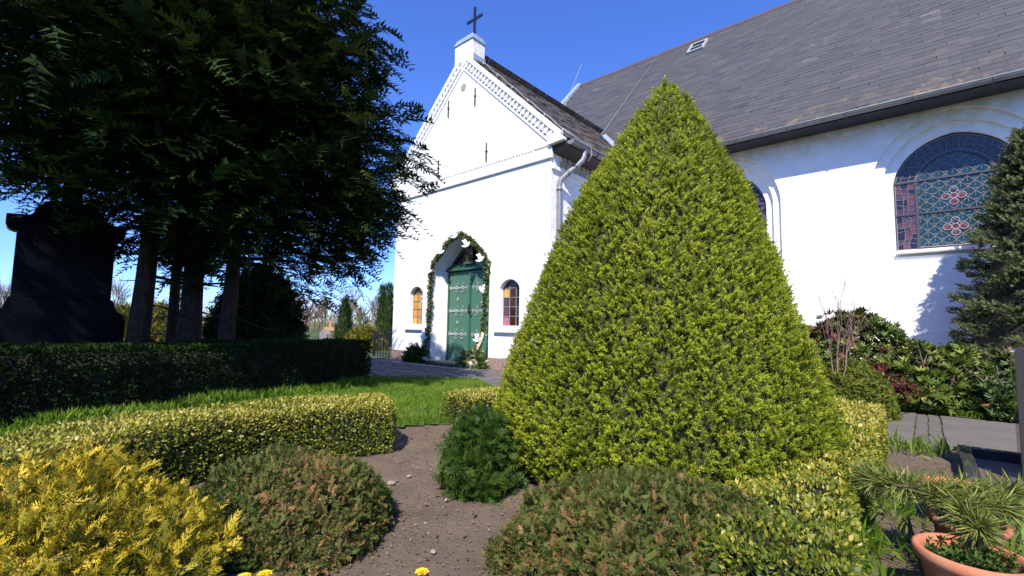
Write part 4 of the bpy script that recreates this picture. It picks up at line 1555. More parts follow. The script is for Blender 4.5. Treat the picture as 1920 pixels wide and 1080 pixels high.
# ---- big clipped spruce cone
def cone_shrub():
    cx, cy, H, RB = .97, 3.22, 2.70, 1.08
    o = tag(empty('clipped_spruce', (cx, cy, 0)), 'large lime green spruce clipped to a broad cone in front of the church', 'conifer')
    pz = [0, .04, .15, .32, .5, .965, 1.42, 1.88, 2.15, 2.5, 2.64, 2.70]
    pr_ = [.86, .92, 1.02, 1.08, 1.045, .885, .735, .56, .385, .195, .085, .02]
    def prof(z):            # radius at height
        return np.interp(z, pz, pr_)
    n = 28500
    zz = []
    zt = rng.uniform(0.05, H, n * 6)
    w_ = prof(zt); keep = rng.random(n * 6) * RB * 1.2 < w_
    z = zt[keep][:n]
    az = rng.uniform(0, 2 * np.pi, len(z))
    q = np.stack([np.cos(az), np.sin(az), z / .8], 1)
    r_ = prof(z) * (1 + .045 * lump(q, 31, 1, 3) + .03 * lump(q, 32, 1, 9)) + .012 * lump(q, 35, 1, 22)
    r_ = r_ - rng.exponential(.03, len(z))
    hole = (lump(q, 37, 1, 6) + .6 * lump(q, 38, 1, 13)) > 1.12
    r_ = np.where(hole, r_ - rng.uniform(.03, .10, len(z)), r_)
    r_ = r_ + np.where(rng.random(len(z)) < .02, rng.uniform(.01, .05, len(z)), 0)
    P = np.stack([np.cos(az) * r_ + .14 * (z / H) ** 2, np.sin(az) * r_, z], 1)
    nr = unit(np.stack([np.cos(az), np.sin(az), np.full(len(z), .55)], 1))
    d = nr * .8 + np.array([0, 0, .38]) + rng.normal(size=P.shape) * .38
    sz = rng.uniform(.028, .052, len(z))
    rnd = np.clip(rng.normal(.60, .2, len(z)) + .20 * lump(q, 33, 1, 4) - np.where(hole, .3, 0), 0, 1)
    tm = shoot_tmpl(12, .95, .52, .17, 5)
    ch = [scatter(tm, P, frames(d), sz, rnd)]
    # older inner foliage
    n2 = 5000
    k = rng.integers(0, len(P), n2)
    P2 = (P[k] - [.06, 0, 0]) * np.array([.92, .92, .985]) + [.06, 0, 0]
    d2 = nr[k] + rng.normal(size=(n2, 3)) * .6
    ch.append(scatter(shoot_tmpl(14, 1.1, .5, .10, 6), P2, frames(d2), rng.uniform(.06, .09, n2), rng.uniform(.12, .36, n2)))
    # leader tip
    for k in range(60):
        pass
    tp = np.stack([.135 + rng.normal(size=90) * .035, rng.normal(size=90) * .035, H - rng.uniform(.0, .22, 90)], 1)
    ch.append(scatter(tm, tp, frames(np.array([0, 0, 1.]) + rng.normal(size=(90, 3)) * .5), rng.uniform(.045, .075, 90), rng.uniform(.3, .9, 90)))
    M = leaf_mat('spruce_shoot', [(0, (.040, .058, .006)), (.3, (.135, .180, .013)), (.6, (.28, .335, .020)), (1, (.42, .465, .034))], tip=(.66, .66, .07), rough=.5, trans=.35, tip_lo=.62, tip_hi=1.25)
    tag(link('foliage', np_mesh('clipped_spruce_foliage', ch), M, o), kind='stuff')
    mb = MB()
    mb.lathe([(float(prof(np.array([z_]))[0]) * .86, z_) for z_ in np.linspace(.04, H * .97, 20)], 28)
    mb.v = [(x + .14 * (z_ / H) ** 2, y, z_) for x, y, z_ in mb.v]
    mb.build('inner_twigs', simple_mat('spruce_inner', (.085, .10, .022), (.065, .055, .022), 30, .95, bs=.9, bd=.03), o)
    mb = MB(); mb.tube([(0, 0, -.02), (0, 0, .4), (0, 0, 2.2)], [.07, .05, .02], 8); mb.build('trunk', M_twig, o)
    # brown bud scales: tiny reddish tips
    n3 = 1500
    k = rng.integers(0, len(P), n3)
    P3 = P[k] + unit(d[k]) * sz[k][:, None] * .85
    bt = shoot_tmpl(5, .5, .6, .4, 8)
    tag(link('buds', np_mesh('buds', [scatter(bt, P3, frames(d[k]), rng.uniform(.010, .016, n3))]), simple_mat('bud_scales', (.30, .13, .06), (.22, .10, .04), 20, .7), o), kind='stuff')

cone_shrub()

# ---- dwarf yews, cypress
YEW = flat_tmpl(7, .36, .12, 4, .95, 1.0, .12, .35)
YEW2 = shoot_tmpl(13, 1.05, .36, .12, 14)
M_yewred = leaf_mat('bronzed_yew', [(0, (.030, .048, .010)), (.35, (.072, .105, .020)), (.6, (.125, .130, .034)), (.82, (.22, .125, .05)), (1, (.29, .16, .065))], rough=.6, trans=.15, spec=.12, tip=(.22, .125, .06), tip_lo=.80, tip_hi=1.4)
M_yewgreen = leaf_mat('green_yew', [(0, (.014, .034, .006)), (.5, (.038, .080, .010)), (1, (.090, .140, .022))], rough=.5, trans=.15, spec=.22)
M_gold = leaf_mat('golden_thread', [(0, (.030, .048, .006)), (.3, (.12, .130, .012)), (.55, (.40, .325, .022)), (.8, (.62, .46, .040)), (1, (.74, .55, .08))], rough=.5, trans=.25, tip=(.70, .52, .07), tip_lo=.7, tip_hi=1.5)

shrub('dwarf_yew', 'low bronze green yew dome in the middle foreground, left of the soil strip', 'shrub', (-.98, 2.17), .41, .40, .34,
      [(YEW, 6200, .028, .052, .7, .35, .55), (YEW2, 6200, .026, .05, .8, .35, .5)], M_yewred, 41, group='bronze dwarf yews', twigs=60, amp=.17, freq=3)
shrub('dwarf_yew', 'wide bronze green yew mound at the foot of the clipped cone', 'shrub', (.56, 1.95), .60, .42, .335,
      [(YEW, 8000, .028, .052, .7, .35, .55), (YEW2, 7500, .026, .05, .8, .35, .5)], M_yewred, 42, group='bronze dwarf yews', twigs=70, amp=.17, freq=3)
shrub('green_yew', 'small loose dark green yew tucked between the soil strip and the cone', 'shrub', (-.16, 2.92), .22, .33, .38,
      [(flat_tmpl(12, .30, .06, 6, 1.0, 1.0, .2, .3), 2400, .07, .13, .75, .15, .55)], M_yewgreen, 43, amp=.16, freq=4)
THREAD = flat_tmpl(7, .42, .065, 7, .6, 1.0, .28, .4, False)
THREAD2 = flat_tmpl(4, .5, .075, 8, .5, 1.0, .35, .3, True)
shrub('golden_cypress', 'bright yellow thread cypress filling the lower left corner', 'shrub', (-1.66, 1.60), .60, .60, .40,
      [(THREAD, 8200, .045, .095, .75, .35, .6), (THREAD2, 3000, .05, .10, .8, .45, .6)], M_gold, 44, amp=.16, freq=5, twigs=60, depth=.28)
# ------------------------------------------------------------------ conifers on the left
def bark_mat(name, c1, c2):
    m, nt, b = new_mat(name)
    tc = coords(nt)
    mp = N(nt, 'ShaderNodeMapping'); mp.inputs['Scale'].default_value = (1, 1, .28)
    nt.links.new(tc, mp.inputs['Vector'])
    v = N(nt, 'ShaderNodeTexVoronoi'); v.feature = 'DISTANCE_TO_EDGE'; v.inputs['Scale'].default_value = 16
    nz = noise(nt, mp.outputs['Vector'], 9, 6)
    mx = N(nt, 'ShaderNodeMixRGB'); mx.inputs['Fac'].default_value = .12
    nt.links.new(mp.outputs['Vector'], mx.inputs[1]); nt.links.new(nz.outputs['Color'], mx.inputs[2])
    nt.links.new(mx.outputs['Color'], v.inputs['Vector'])
    rp = ramp(nt, [(0, c2), (.12, c1), (1, c1)])
    nt.links.new(v.outputs['Distance'], rp.inputs['Fac'])
    col = mixc(nt, nz.outputs['Fac'], rp.outputs['Color'], c2)
    nt.links.new(col, b.inputs['Base Color'])
    b.inputs['Roughness'].default_value = .95
    b.inputs['Specular IOR Level'].default_value = .15
    bump(nt, b, v.outputs['Distance'], 1.0, .05)
    return m


M_bark = bark_mat('conifer_bark', (.085, .055, .042), (.028, .020, .017))
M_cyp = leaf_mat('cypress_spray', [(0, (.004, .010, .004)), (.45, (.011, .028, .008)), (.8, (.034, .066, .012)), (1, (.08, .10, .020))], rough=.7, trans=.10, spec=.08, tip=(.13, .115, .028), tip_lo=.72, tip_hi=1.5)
FROND = flat_tmpl(6, .42, .065, 21, .85, 1.0, .22, .55, True)
FROND2 = flat_tmpl(8, .36, .085, 22, .8, 1.0, .35, .5, False)


def trunk_path(x, y, lean, H, bend, seed):
    rr = np.random.default_rng(seed)
    pts = []
    for t in np.linspace(0, 1, 9):
        pts.append((lean[0] * t * H + bend[0] * math.sin(t * 3.1), lean[1] * t * H + bend[1] * math.sin(t * 3.1), t * H))
    return pts


def conifer(name, label, x, y, H, r0, zc, prof, nb, nf, seed, lean=(0, 0), bend=(0, 0), amin=0, amax=6.283, group='dark conifers on the left', fs=(.25, .46), stubs=6, bright=0.0, simple=.58):
    """prof(z, az) -> branch length"""
    rr = np.random.default_rng(seed)
    o = tag(empty(name, (x, y, 0)), label, 'tree', group)
    tp = trunk_path(x, y, lean, H, bend, seed)
    mb = MB()
    rad = [r0 * (1.25 if i == 0 else 1) * (1 - .85 * (i / 8)) for i in range(9)]
    mb.tube([(tp[0][0], tp[0][1], -.1)] + tp[:1] + tp[1:], [r0 * 1.4] + rad, 14)
    mb.build('trunk', M_bark, o)
    def axis(z):
        t = min(max(z / H, 0), 1)
        return np.array([lean[0] * t * H + bend[0] * math.sin(t * 3.1), lean[1] * t * H + bend[1] * math.sin(t * 3.1), z])
    br = MB()
    P, D, Nn, S, Rn = [], [], [], [], []
    for k in range(nb):
        z = zc + (H - zc) * ((k + rr.random()) / nb) ** 1.15
        az = rr.uniform(amin, amax)
        L = prof(z, az) * rr.uniform(.86, 1.04)
        if L < .25: continue
        a = axis(z)
        hd = np.array([math.cos(az), math.sin(az), 0])
        rise = rr.uniform(.05, .30); sag = rr.uniform(.22, .42)
        def bp(t): return a + hd * L * t + np.array([0, 0, L * (rise * t - sag * t * t * .55 + .06 * t ** 4)])
        pts = [bp(t) for t in (0, .25, .5, .75, .97)]
        br.tube(pts, [.035 * min(1, L / 2) + .006, .022, .015, .009, .004], 5, False)
        n = max(4, int(nf * L / 3))
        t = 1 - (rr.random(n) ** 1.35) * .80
        q = np.array([bp(tt) for tt in t])
        sd = np.cross(hd, [0, 0, 1])
        sg = rr.choice([-1, 1], n)
        spread = rr.normal(size=n) * .20 * L * (1.05 - t * .55)
        q += sd[None] * spread[:, None] + np.stack([0 * t, 0 * t, rr.normal(size=n) * .16 - .05], 1)
        d = hd[None] * rr.uniform(.5, 1.1, n)[:, None] + sd[None] * (sg * rr.uniform(.1, .9, n))[:, None] + np.array([0, 0, 1])[None] * rr.normal(-.12, .28, n)[:, None]
        P.append(q); D.append(d); Nn.append(np.array([0, 0, 1.])[None] + rr.normal(size=(n, 3)) * .35)
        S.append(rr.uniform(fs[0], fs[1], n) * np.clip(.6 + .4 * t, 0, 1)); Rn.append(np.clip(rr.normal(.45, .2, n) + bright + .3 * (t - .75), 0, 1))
    # dead stubs on the bare trunk
    for k in range(stubs):
        z = rr.uniform(.7, zc); az = rr.uniform(0, 6.28); a = axis(z); L = rr.uniform(.25, 1.1)
        e = a + np.array([math.cos(az), math.sin(az), rr.uniform(-.35, .15)]) * L
        m_ = (a + e) / 2 + rr.normal(size=3) * .05
        br.tube([a, m_, e], [.018, .010, .004], 5, False)
    tag(br.build('branch', M_bark, o), kind='stuff')
    P, D, Nn, S, Rn = map(np.concatenate, (P, D, Nn, S, Rn))
    F = frames(D, Nn)
    s_ = rr.random(len(P)) < simple
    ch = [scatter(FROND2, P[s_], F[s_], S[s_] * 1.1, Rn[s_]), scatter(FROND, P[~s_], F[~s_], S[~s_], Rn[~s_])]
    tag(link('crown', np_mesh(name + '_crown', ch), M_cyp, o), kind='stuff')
    return o


def pr_main(z, az):
    t = (z - 1.6) / 4.5
    return (2.9 - 2.2 * max(t, 0) ** 1.7 if t < 1 else .3) * (1 if z > 2.7 else .75 + .25 * (z - 1.6) / 1.1) * (1 if (z > 2.7 or math.cos(az) > 0) else .45) * (1 - (.42 * max(0, math.sin(az)) if z > 2.6 else 0))


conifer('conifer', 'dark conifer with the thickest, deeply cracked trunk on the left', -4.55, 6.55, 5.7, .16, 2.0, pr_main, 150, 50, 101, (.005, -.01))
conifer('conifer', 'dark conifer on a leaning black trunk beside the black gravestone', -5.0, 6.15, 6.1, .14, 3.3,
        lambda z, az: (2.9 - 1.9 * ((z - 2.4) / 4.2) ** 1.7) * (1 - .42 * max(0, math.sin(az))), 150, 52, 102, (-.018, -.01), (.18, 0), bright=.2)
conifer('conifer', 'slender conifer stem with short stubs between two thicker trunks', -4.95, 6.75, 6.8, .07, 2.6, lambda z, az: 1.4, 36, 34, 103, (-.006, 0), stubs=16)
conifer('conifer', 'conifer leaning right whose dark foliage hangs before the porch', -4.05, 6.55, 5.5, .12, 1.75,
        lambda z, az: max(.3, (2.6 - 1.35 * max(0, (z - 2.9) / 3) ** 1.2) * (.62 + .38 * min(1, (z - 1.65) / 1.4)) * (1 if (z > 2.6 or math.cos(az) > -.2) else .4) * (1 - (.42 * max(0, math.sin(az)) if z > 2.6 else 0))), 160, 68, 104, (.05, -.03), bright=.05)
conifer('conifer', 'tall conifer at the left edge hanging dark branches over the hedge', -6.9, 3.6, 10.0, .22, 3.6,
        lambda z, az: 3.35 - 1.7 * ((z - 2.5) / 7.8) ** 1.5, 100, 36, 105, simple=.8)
shrub('evergreen_dome', 'round dark evergreen in the shade behind the conifer trunks', 'shrub', (-5.3, 9.6), .95, .85, 1.95,
      [(FROND2, 2600, .22, .36, .7, .4, .5)], M_cyp, 61, core=.85)

# ------------------------------------------------------------------ right-hand shrubs
def whorl(n, seed, ang=1.15, w=.30):
    rr = np.random.default_rng(seed)
    V, F, g = [], [], []
    lt = leaf_tmpl(w, .12)
    for i in range(n):
        az = i * 2.39996; a = ang * rr.uniform(.75, 1.15) * (1 - .3 * i / n)
        y = np.array([math.sin(a) * math.cos(az), math.cos(a), math.sin(a) * math.sin(az)])
        x = unit(np.cross(y, [0, 1, 0])[None])[0]; z = np.cross(x, y)
        # leaf faces the shoot tip
        Rm = np.stack([x, y, -z if z[1] < 0 else z], 1)
        F.append(lt[1] + len(V) * 5)
        V.append((lt[0] * rr.uniform(.8, 1.1)) @ Rm.T); g.append(lt[2])
    return np.concatenate(V), np.concatenate(F), np.concatenate(g)


M_rhodo = leaf_mat('rhododendron_leaf', [(0, (.03, .06, .012)), (.5, (.11, .16, .022)), (.85, (.23, .26, .045)), (1, (.38, .33, .07))], rough=.42, trans=.2, spec=.3)
M_rhododark = leaf_mat('dark_laurel_leaf', [(0, (.022, .045, .012)), (.5, (.055, .10, .02)), (.88, (.11, .16, .04)), (1, (.28, .13, .06))], rough=.38, trans=.1, spec=.35)
M_rhodored = leaf_mat('red_flushed_leaf', [(0, (.03, .06, .012)), (.5, (.095, .14, .022)), (.74, (.17, .18, .035)), (.84, (.17, .025, .03)), (1, (.22, .035, .04))], rough=.42, trans=.2, spec=.3)
WH = whorl(9, 3)
def rhodo(label, c, rx, ry, h, n, mat, seed, stems=9):
    o = shrub('rhododendron', label, 'shrub', c, rx, ry, h, [(WH, n, .075, .12, .55, .65, .45)], mat, seed, core=0, amp=.16, freq=4, group='rhododendrons by the nave wall', zmin=.10, depth=.22)
    mb = MB()
    rr = random.Random(seed)
    for k in range(stems):
        az = rr.uniform(0, 6.28); L = rr.uniform(.45, .9)
        e = Vector((rx * L * math.cos(az), ry * L * math.sin(az), h * rr.uniform(.55, .9)))
        m_ = e * .5 + Vector((rr.uniform(-.1, .1), rr.uniform(-.1, .1), -.05))
        mb.tube([(e.x * .1, e.y * .1, -.02), m_, e], [.022, .016, .008], 6, False)
        for j in range(3):
            e2 = e + Vector((rr.uniform(-.25, .25), rr.uniform(-.25, .25), rr.uniform(-.05, .18)))
            mb.tube([m_.lerp(e, .4 + .2 * j), e2], [.010, .004], 5, False)
    tag(mb.build('stem', simple_mat('grey_stem', (.16, .115, .085), (.10, .075, .06), 20, .9), o), kind='stuff')
    return o
rhodo('leggy green rhododendron showing pale bare stems beside the path', (5.25, 5.85), .80, .55, .82, 950, M_rhodo, 71, 16)
rhodo('taller rhododendron flushed with dark red young leaves', (4.9, 6.75), 1.05, .75, 1.22, 1500, M_rhodored, 72)
rhodo('low glossy dark green rhododendron at the path edge near the polished gravestone', (5.75, 5.35), .55, .45, .52, 900, M_rhododark, 73)
rhodo('rhododendron in the shade at the foot of the blue spruce', (6.9, 6.1), .7, .6, .75, 700, M_rhododark, 74)
M_mix = leaf_mat('fine_green_shrub', [(0, (.06, .085, .012)), (.5, (.15, .19, .022)), (.85, (.25, .26, .035)), (1, (.34, .30, .06))], rough=.5, trans=.2)
shrub('evergreen_shrub', 'rounded yellow green shrub behind the far end of the golden hedge', 'shrub', (3.85, 5.3), .42, .36, .62,
      [(shoot_tmpl(16, 1.0, .45, .13, 9), 3600, .05, .09, .8, .4, .5)], M_mix, 75)
shrub('red_leaf_maple', 'small shrub with dark red feathery leaves before the rhododendrons', 'shrub', (4.25, 5.35), .30, .26, .66,
      [(whorl(6, 5, 1.3, .28), 150, .05, .08, .6, .3, .6)], leaf_mat('maroon_leaf', [(0, (.07, .010, .014)), (1, (.15, .022, .026))], trans=.2), 76, core=0, amp=.3, depth=.5, zmin=.3)


def bare_tree(name, label, cat, x, y, H, spread, depth, seed, mat, r0, up=.55, group=None, first=.25, nk=(2, 4)):
    rr = np.random.default_rng(seed)
    o = tag(empty(name, (x, y, 0)), label, cat, group)
    tr, tw = MB(), MB()
    def grow(p, d, L, r_, lev):
        e = p + d * L
        m_ = p + d * L * .5 + rr.normal(size=3) * L * .05
        (tr if lev == 0 else tw).tube([p, m_, e], [r_, r_ * .85, r_ * .68], 6 if lev < 2 else 3, False)
        if lev >= depth: return
        for k in range(rr.integers(nk[0], nk[1] + 1)):
            t = rr.uniform(.45, 1.0)
            q = p + (e - p) * t
            nd = d + rr.normal(size=3) * spread + np.array([0, 0, up * .25])
            nd /= np.linalg.norm(nd)
            grow(q, nd, L * rr.uniform(.55, .82), r_ * rr.uniform(.45, .62), lev + 1)
        nd = d + rr.normal(size=3) * spread * .4; nd /= np.linalg.norm(nd)
        grow(e, nd, L * .78, r_ * .66, lev + 1)
    grow(np.array([0, 0, -.05]), np.array([rr.normal() * .04, rr.normal() * .04, 1.]), H * first, r0, 0)
    tr.build('trunk', mat, o)
    tag(tw.build('crown', mat, o), kind='stuff')
    return o

M_redtwig = simple_mat('red_brown_twig', (.26, .16, .14), (.20, .125, .11), 20, .8)
bare_tree('bare_shrub', 'leafless reddish shrub standing against the white nave wall', 'shrub', 3.62, 5.15, 1.75, .30, 4, 81, M_redtwig, .012, .9, None, .30, (2, 3))

# blue spruce
def blue_spruce():
    c = W(12.42, 3.55)
    o = tag(empty('blue_spruce', (c.x, c.y, 0)), 'blue green spruce at the right edge, shading the nave wall', 'tree')
    mb = MB(); mb.tube([(0, 0, -.05), (0, 0, 2), (0, 0, 4.1)], [.10, .07, .015], 8); mb.build('trunk', M_bark, o)
    P, D, S, Rn = [], [], [], []
    br = MB()
    rr = np.random.default_rng(5)
    H = 4.3
    for k in range(230):
        z = .25 + (H - .35) * (k / 230) ** 1.1
        L = 1.22 * (1 - z / H) ** .72 + .10
        az = k * 2.39996 + rr.normal() * .2
        hd = np.array([math.cos(az), math.sin(az), 0]); sd = np.array([-hd[1], hd[0], 0])
        a = np.array([0, 0, z])
        L *= rr.uniform(.8, 1.1)
        br.tube([a, a + hd * L * .5 + [0, 0, -.03], a + hd * L + [0, 0, .06]], [.014, .009, .003], 4, False)
        n = int(20 + 66 * L)
        t = 1 - rr.random(n) ** 1.4 * .85
        q = a + hd[None] * (L * t)[:, None] + sd[None] * (rr.normal(size=n) * .20 * L * (1.1 - t * .6))[:, None]
        q[:, 2] += rr.normal(size=n) * .03 + .05 * t
        P.append(q); D.append(hd[None] + sd[None] * rr.normal(size=n)[:, None] * .6 + np.array([0, 0, 1.])[None] * rr.normal(.35, .35, n)[:, None])
        S.append(rr.uniform(.10, .16, n)); Rn.append(np.clip(rr.normal(.45, .2, n) + .25 * (t - .7), 0, 1))
    P, D, S, Rn = map(np.concatenate, (P, D, S, Rn))
    MB().lathe([(.95 * (1 - t) ** .75, .3 + t * (H - .6)) for t in np.linspace(0, 1, 8)], 14).build('inner_twigs', M_core, o)
    tag(br.build('branch', M_bark, o), kind='stuff')
    M = leaf_mat('blue_spruce_needle', [(0, (.018, .034, .014)), (.5, (.070, .10, .036)), (1, (.20, .22, .080))], rough=.6, spec=.2, trans=.1, tip=(.36, .32, .10), tip_lo=.6, tip_hi=1.4)
    tag(link('crown', np_mesh('spruce_crown', [scatter(shoot_tmpl(12, 1.0, .30, .17, 12), P, frames(D), S, Rn)]), M, o), kind='stuff')
blue_spruce()

# ------------------------------------------------------------------ churchyard behind
M_thuja = leaf_mat('thuja', [(0, (.020, .045, .010)), (.5, (.05, .095, .016)), (1, (.09, .14, .03))], rough=.6, trans=.1)
M_goldyew = leaf_mat('golden_yew', [(0, (.06, .07, .010)), (.5, (.16, .15, .018)), (1, (.26, .22, .03))], rough=.6, trans=.15)
def px(xp, depth):
    return ((xp - 960) / 862.86 * depth, depth)
def column(label, xp, depth, r_, h, mat, seed, n=900, sz=(.12, .22), group=None, ex=.55, name='thuja', cat='conifer'):
    x, y = px(xp, depth)
    o = tag(empty(name, (x, y, 0)), label, cat, group)
    z = rng.uniform(0.02, 1, n); az = rng.uniform(0, 6.283, n)
    rr_ = r_ * np.clip(1 - z, 0.0, 1) ** ex * (1 + .12 * lump(np.stack([np.cos(az), np.sin(az), z * 4], 1), seed, 1, 3))
    P = np.stack([np.cos(az) * rr_, np.sin(az) * rr_, z * h], 1)
    d = np.stack([np.cos(az) * .45, np.sin(az) * .45, np.ones(n) * .8], 1) + rng.normal(size=(n, 3)) * .25
    tag(link('crown', np_mesh('column', [scatter(FROND2, P, frames(d, np.stack([np.cos(az), np.sin(az), 0 * z], 1)), rng.uniform(sz[0], sz[1], n))]), mat, o), kind='stuff')
    mb = MB(); mb.lathe([(r_ * (1 - t) ** ex * .86 + .001, t * h * .97) for t in np.linspace(0, 1, 10)], 14)
    mb.build('inner_twigs', M_core, o)
    mb = MB(); mb.tube([(0, 0, -.1), (0, 0, h * .6)], [.06, .02], 6); mb.build('trunk', M_bark, o)
    return o
column('very narrow bright green thuja column seen between two trunks', 330, 15.0, .17, 3.7, M_thuja, 201, 700)
column('pointed green thuja beside the small wooden cross', 648, 19.0, .42, 1.85, M_thuja, 202, 900, ex=.7)
column('left of two tall thuja columns next to the porch corner', 717, 20.5, .24, 2.55, M_thuja, 203, 800, ex=.35)
column('right of two tall thuja columns, touching the porch corner', 730, 20.0, .24, 2.6, M_thuja, 204, 800, ex=.35)
def gold(label, xp, depth, rx, h, seed):
    x, y = px(xp, depth)
    shrub('golden_yew', label, 'shrub', (x, y), rx, rx * .8, h, [(FROND2, 1100, .16, .30, .7, .3, .4)], M_goldyew, seed, group='golden yews in the far churchyard')
gold('golden yew bush right of the black gravestone', 235, 16, .65, 1.35, 211)
gold('golden yew bush behind the slender conifer stem', 300, 17, .85, 1.55, 212)
gold('golden yew bush cut by the left picture edge', 2, 15, .7, 1.2, 213)
gold('low golden green bush left of the iron railing', 688, 17, .75, .75, 214)

M_greytwig = simple_mat('grey_twigs', (.30, .235, .20), (.22, .18, .155), 8, .9)
M_browntwig = simple_mat('brown_twigs', (.26, .15, .105), (.20, .125, .09), 8, .9)
M_olivetwig = simple_mat('budding_twigs', (.23, .20, .10), (.18, .16, .08), 8, .9)
GB = 'bare spring trees beyond the churchyard'
for i, (lab, xp, dep, H, mt) in enumerate((
        ('tall grey bare tree left of the porch', 655, 40, 5.6, M_greytwig),
        ('slender bare tree closest to the porch corner', 703, 36, 4.7, M_greytwig),
        ('reddish bare tree nearest the round dark evergreen', 575, 30, 3.9, M_browntwig),
        ('olive budding tree between the reddish and the grey one', 612, 34, 4.3, M_olivetwig),
        ('bare tree just right of the black gravestone', 222, 34, 5.3, M_greytwig),
        ('bare tree against the left picture edge', 8, 30, 5.0, M_browntwig),
        ('bare tree seen between the leaning trunk and the slender stem', 290, 42, 4.6, M_greytwig),
        ('low olive thicket tree behind the pointed thuja', 675, 30, 3.2, M_olivetwig))):
    x, y = px(xp, dep)
    bare_tree('bare_tree', lab, 'tree', x, y, H, .36, 5, 300 + i, mt, .10, .7, GB, .24, (2, 4))
# far thicket on the horizon
mb = MB()
rr = np.random.default_rng(77)
for k in range(1500):
    xp = rr.uniform(-300, 740); dep = rr.uniform(48, 75)
    x, y = px(xp, dep)
    h = rr.uniform(1.0, 3.4)
    mb.tube([(x, y, 0), (x + rr.normal() * .2, y, h * .6), (x + rr.normal() * .5, y, h)], [.06, .05, .02], 3, False)
tag(mb.build('far_thicket', M_olivetwig), 'far brown thicket along the horizon', 'thicket', kind='stuff')
# ------------------------------------------------------------------ things at the church door
GAR = [(1.42, -.20, .10), (1.60, -.10, .35), (1.66, -.07, .8), (1.68, -.06, 1.3), (1.68, -.06, 1.9), (1.72, -.06, 2.36)]
left = arc_pts((1.70, 2.36), (2.70, 3.14), 1.92, 8)
GAR += [(x, -.06, z) for x, z in left[1:]]
GAR += [(5.40 - x, -.06, z) for x, z in left[-2::-1]]
GAR += [(3.67, -.06, 1.9), (3.66, -.07, 1.3), (3.62, -.08, .8), (3.50, -.12, .45), (3.36, -.20, .14)]
garland = tag(empty('garland', P0, TH), 'leafy evergreen garland framing the pointed church doorway', 'garland')
gp = np.array(GAR)
cs = np.concatenate([[0], np.cumsum(np.linalg.norm(np.diff(gp, axis=0), axis=1))])
n = 2400
s = rng.uniform(0, cs[-1], n)
Pg = np.stack([np.interp(s, cs, gp[:, k]) for k in range(3)], 1)
off = rng.normal(size=(n, 3)); off = unit(off) * rng.uniform(.01, .066, n)[:, None]
thick = np.where((s < .35) | (s > cs[-1] - .4), 1.8, 1.0)[:, None]
M_garl = leaf_mat('garland_leaf', [(0, (.04, .075, .018)), (.5, (.10, .15, .04)), (.85, (.20, .24, .09)), (1, (.48, .48, .32))], rough=.45, trans=.15)
d = off / .05 + rng.normal(size=(n, 3)) * .6 + np.array([0, -.3, -.2])
ch = [scatter(whorl(4, 9, .9, .42), Pg + off * thick, frames(d), rng.uniform(.035, .065, n))]
tag(link('foliage', np_mesh('garland_foliage', ch), M_garl, garland), kind='stuff')
mb = MB(); mb.tube(GAR, .012, 6); mb.build('cord', M_core, garland)
for side, (u, lab) in enumerate(((1.40, 'bushy evergreen sprays heaped at the left foot of the door garland'), (3.45, 'bushy evergreen sprays heaped at the right foot of the door garland'))):
    o = tag(empty('greenery_heap', W(u, -.22), TH), lab, 'greenery', 'greenery at the feet of the garland')
    P, nr = dome_pts(420, .30, .16, .36, 400 + side, .15, 4, .2)
    d = nr * .8 + rng.normal(size=P.shape) * .5 + np.array([0, -.2, -.25])
    tag(link('foliage', np_mesh('heap', [scatter(YEW, P, frames(d, nr), rng.uniform(.10, .20, len(P)))]), M_yewgreen if side == 0 else M_garl, o), kind='stuff')
    core_dome('inner_twigs', None, .27, .14, .32, o, .8, 7)

M_dove = simple_mat('white_card', (.84, .84, .82), (.78, .78, .77), 8, .7, bs=0)
dv = MB()
body = [(-.13, .01), (-.06, -.035), (.02, -.045), (.08, -.02), (.115, .02), (.14, .025), (.118, .045), (.095, .055), (.06, .04), (.0, .035), (-.06, .03), (-.15, .06)]
dv.prism(body, -.006, .006)
dv.prism([(-.03, .02), (.03, .02), (.03, .10), (-.02, .17), (-.07, .18), (-.05, .12), (-.06, .07)], -.014, -.0065)
dv.prism([(-.03, .015), (.04, .015), (.07, .09), (.06, .15), (.02, .19), (.01, .11)], .0065, .014)
dv_me = dv.mesh('dove'); dv_me.materials.append(M_dove)
for (u, z, ang, mir, lab) in ((2.70, 3.06, .9, 1, 'white paper dove at the peak of the door garland'), (2.17, 2.72, -.1, -1, 'white paper dove on the upper left slope of the garland'),
                              (1.72, 2.28, .1, -1, 'white paper dove at the left springing of the arch'), (1.66, 1.55, 1.2, 1, 'white paper dove seen edge on, halfway up the left garland'),
                              (1.60, .62, .3, -1, 'white paper dove low on the left garland'), (3.12, 2.80, 1.3, 1, 'white paper dove turned edge on at the upper right of the garland'),
                              (3.60, 2.42, 1.2, 1, 'white paper dove at the right springing of the arch'), (3.66, 1.72, 1.3, -1, 'narrow white paper dove halfway up the right garland'),
                              (3.56, .62, .5, 1, 'white paper dove low on the right garland above the cream ribbon')):
    o = link('paper_dove', dv_me, None, None, W(u, -.17, z))
    o.rotation_euler = (0, -ang * .45, TH + (math.pi if mir < 0 else 0) + (1.15 if ang > 1.1 else .25))
    o.scale = (.85, .85, .85)
    tag(o, lab, 'dove', 'paper doves on the door garland')

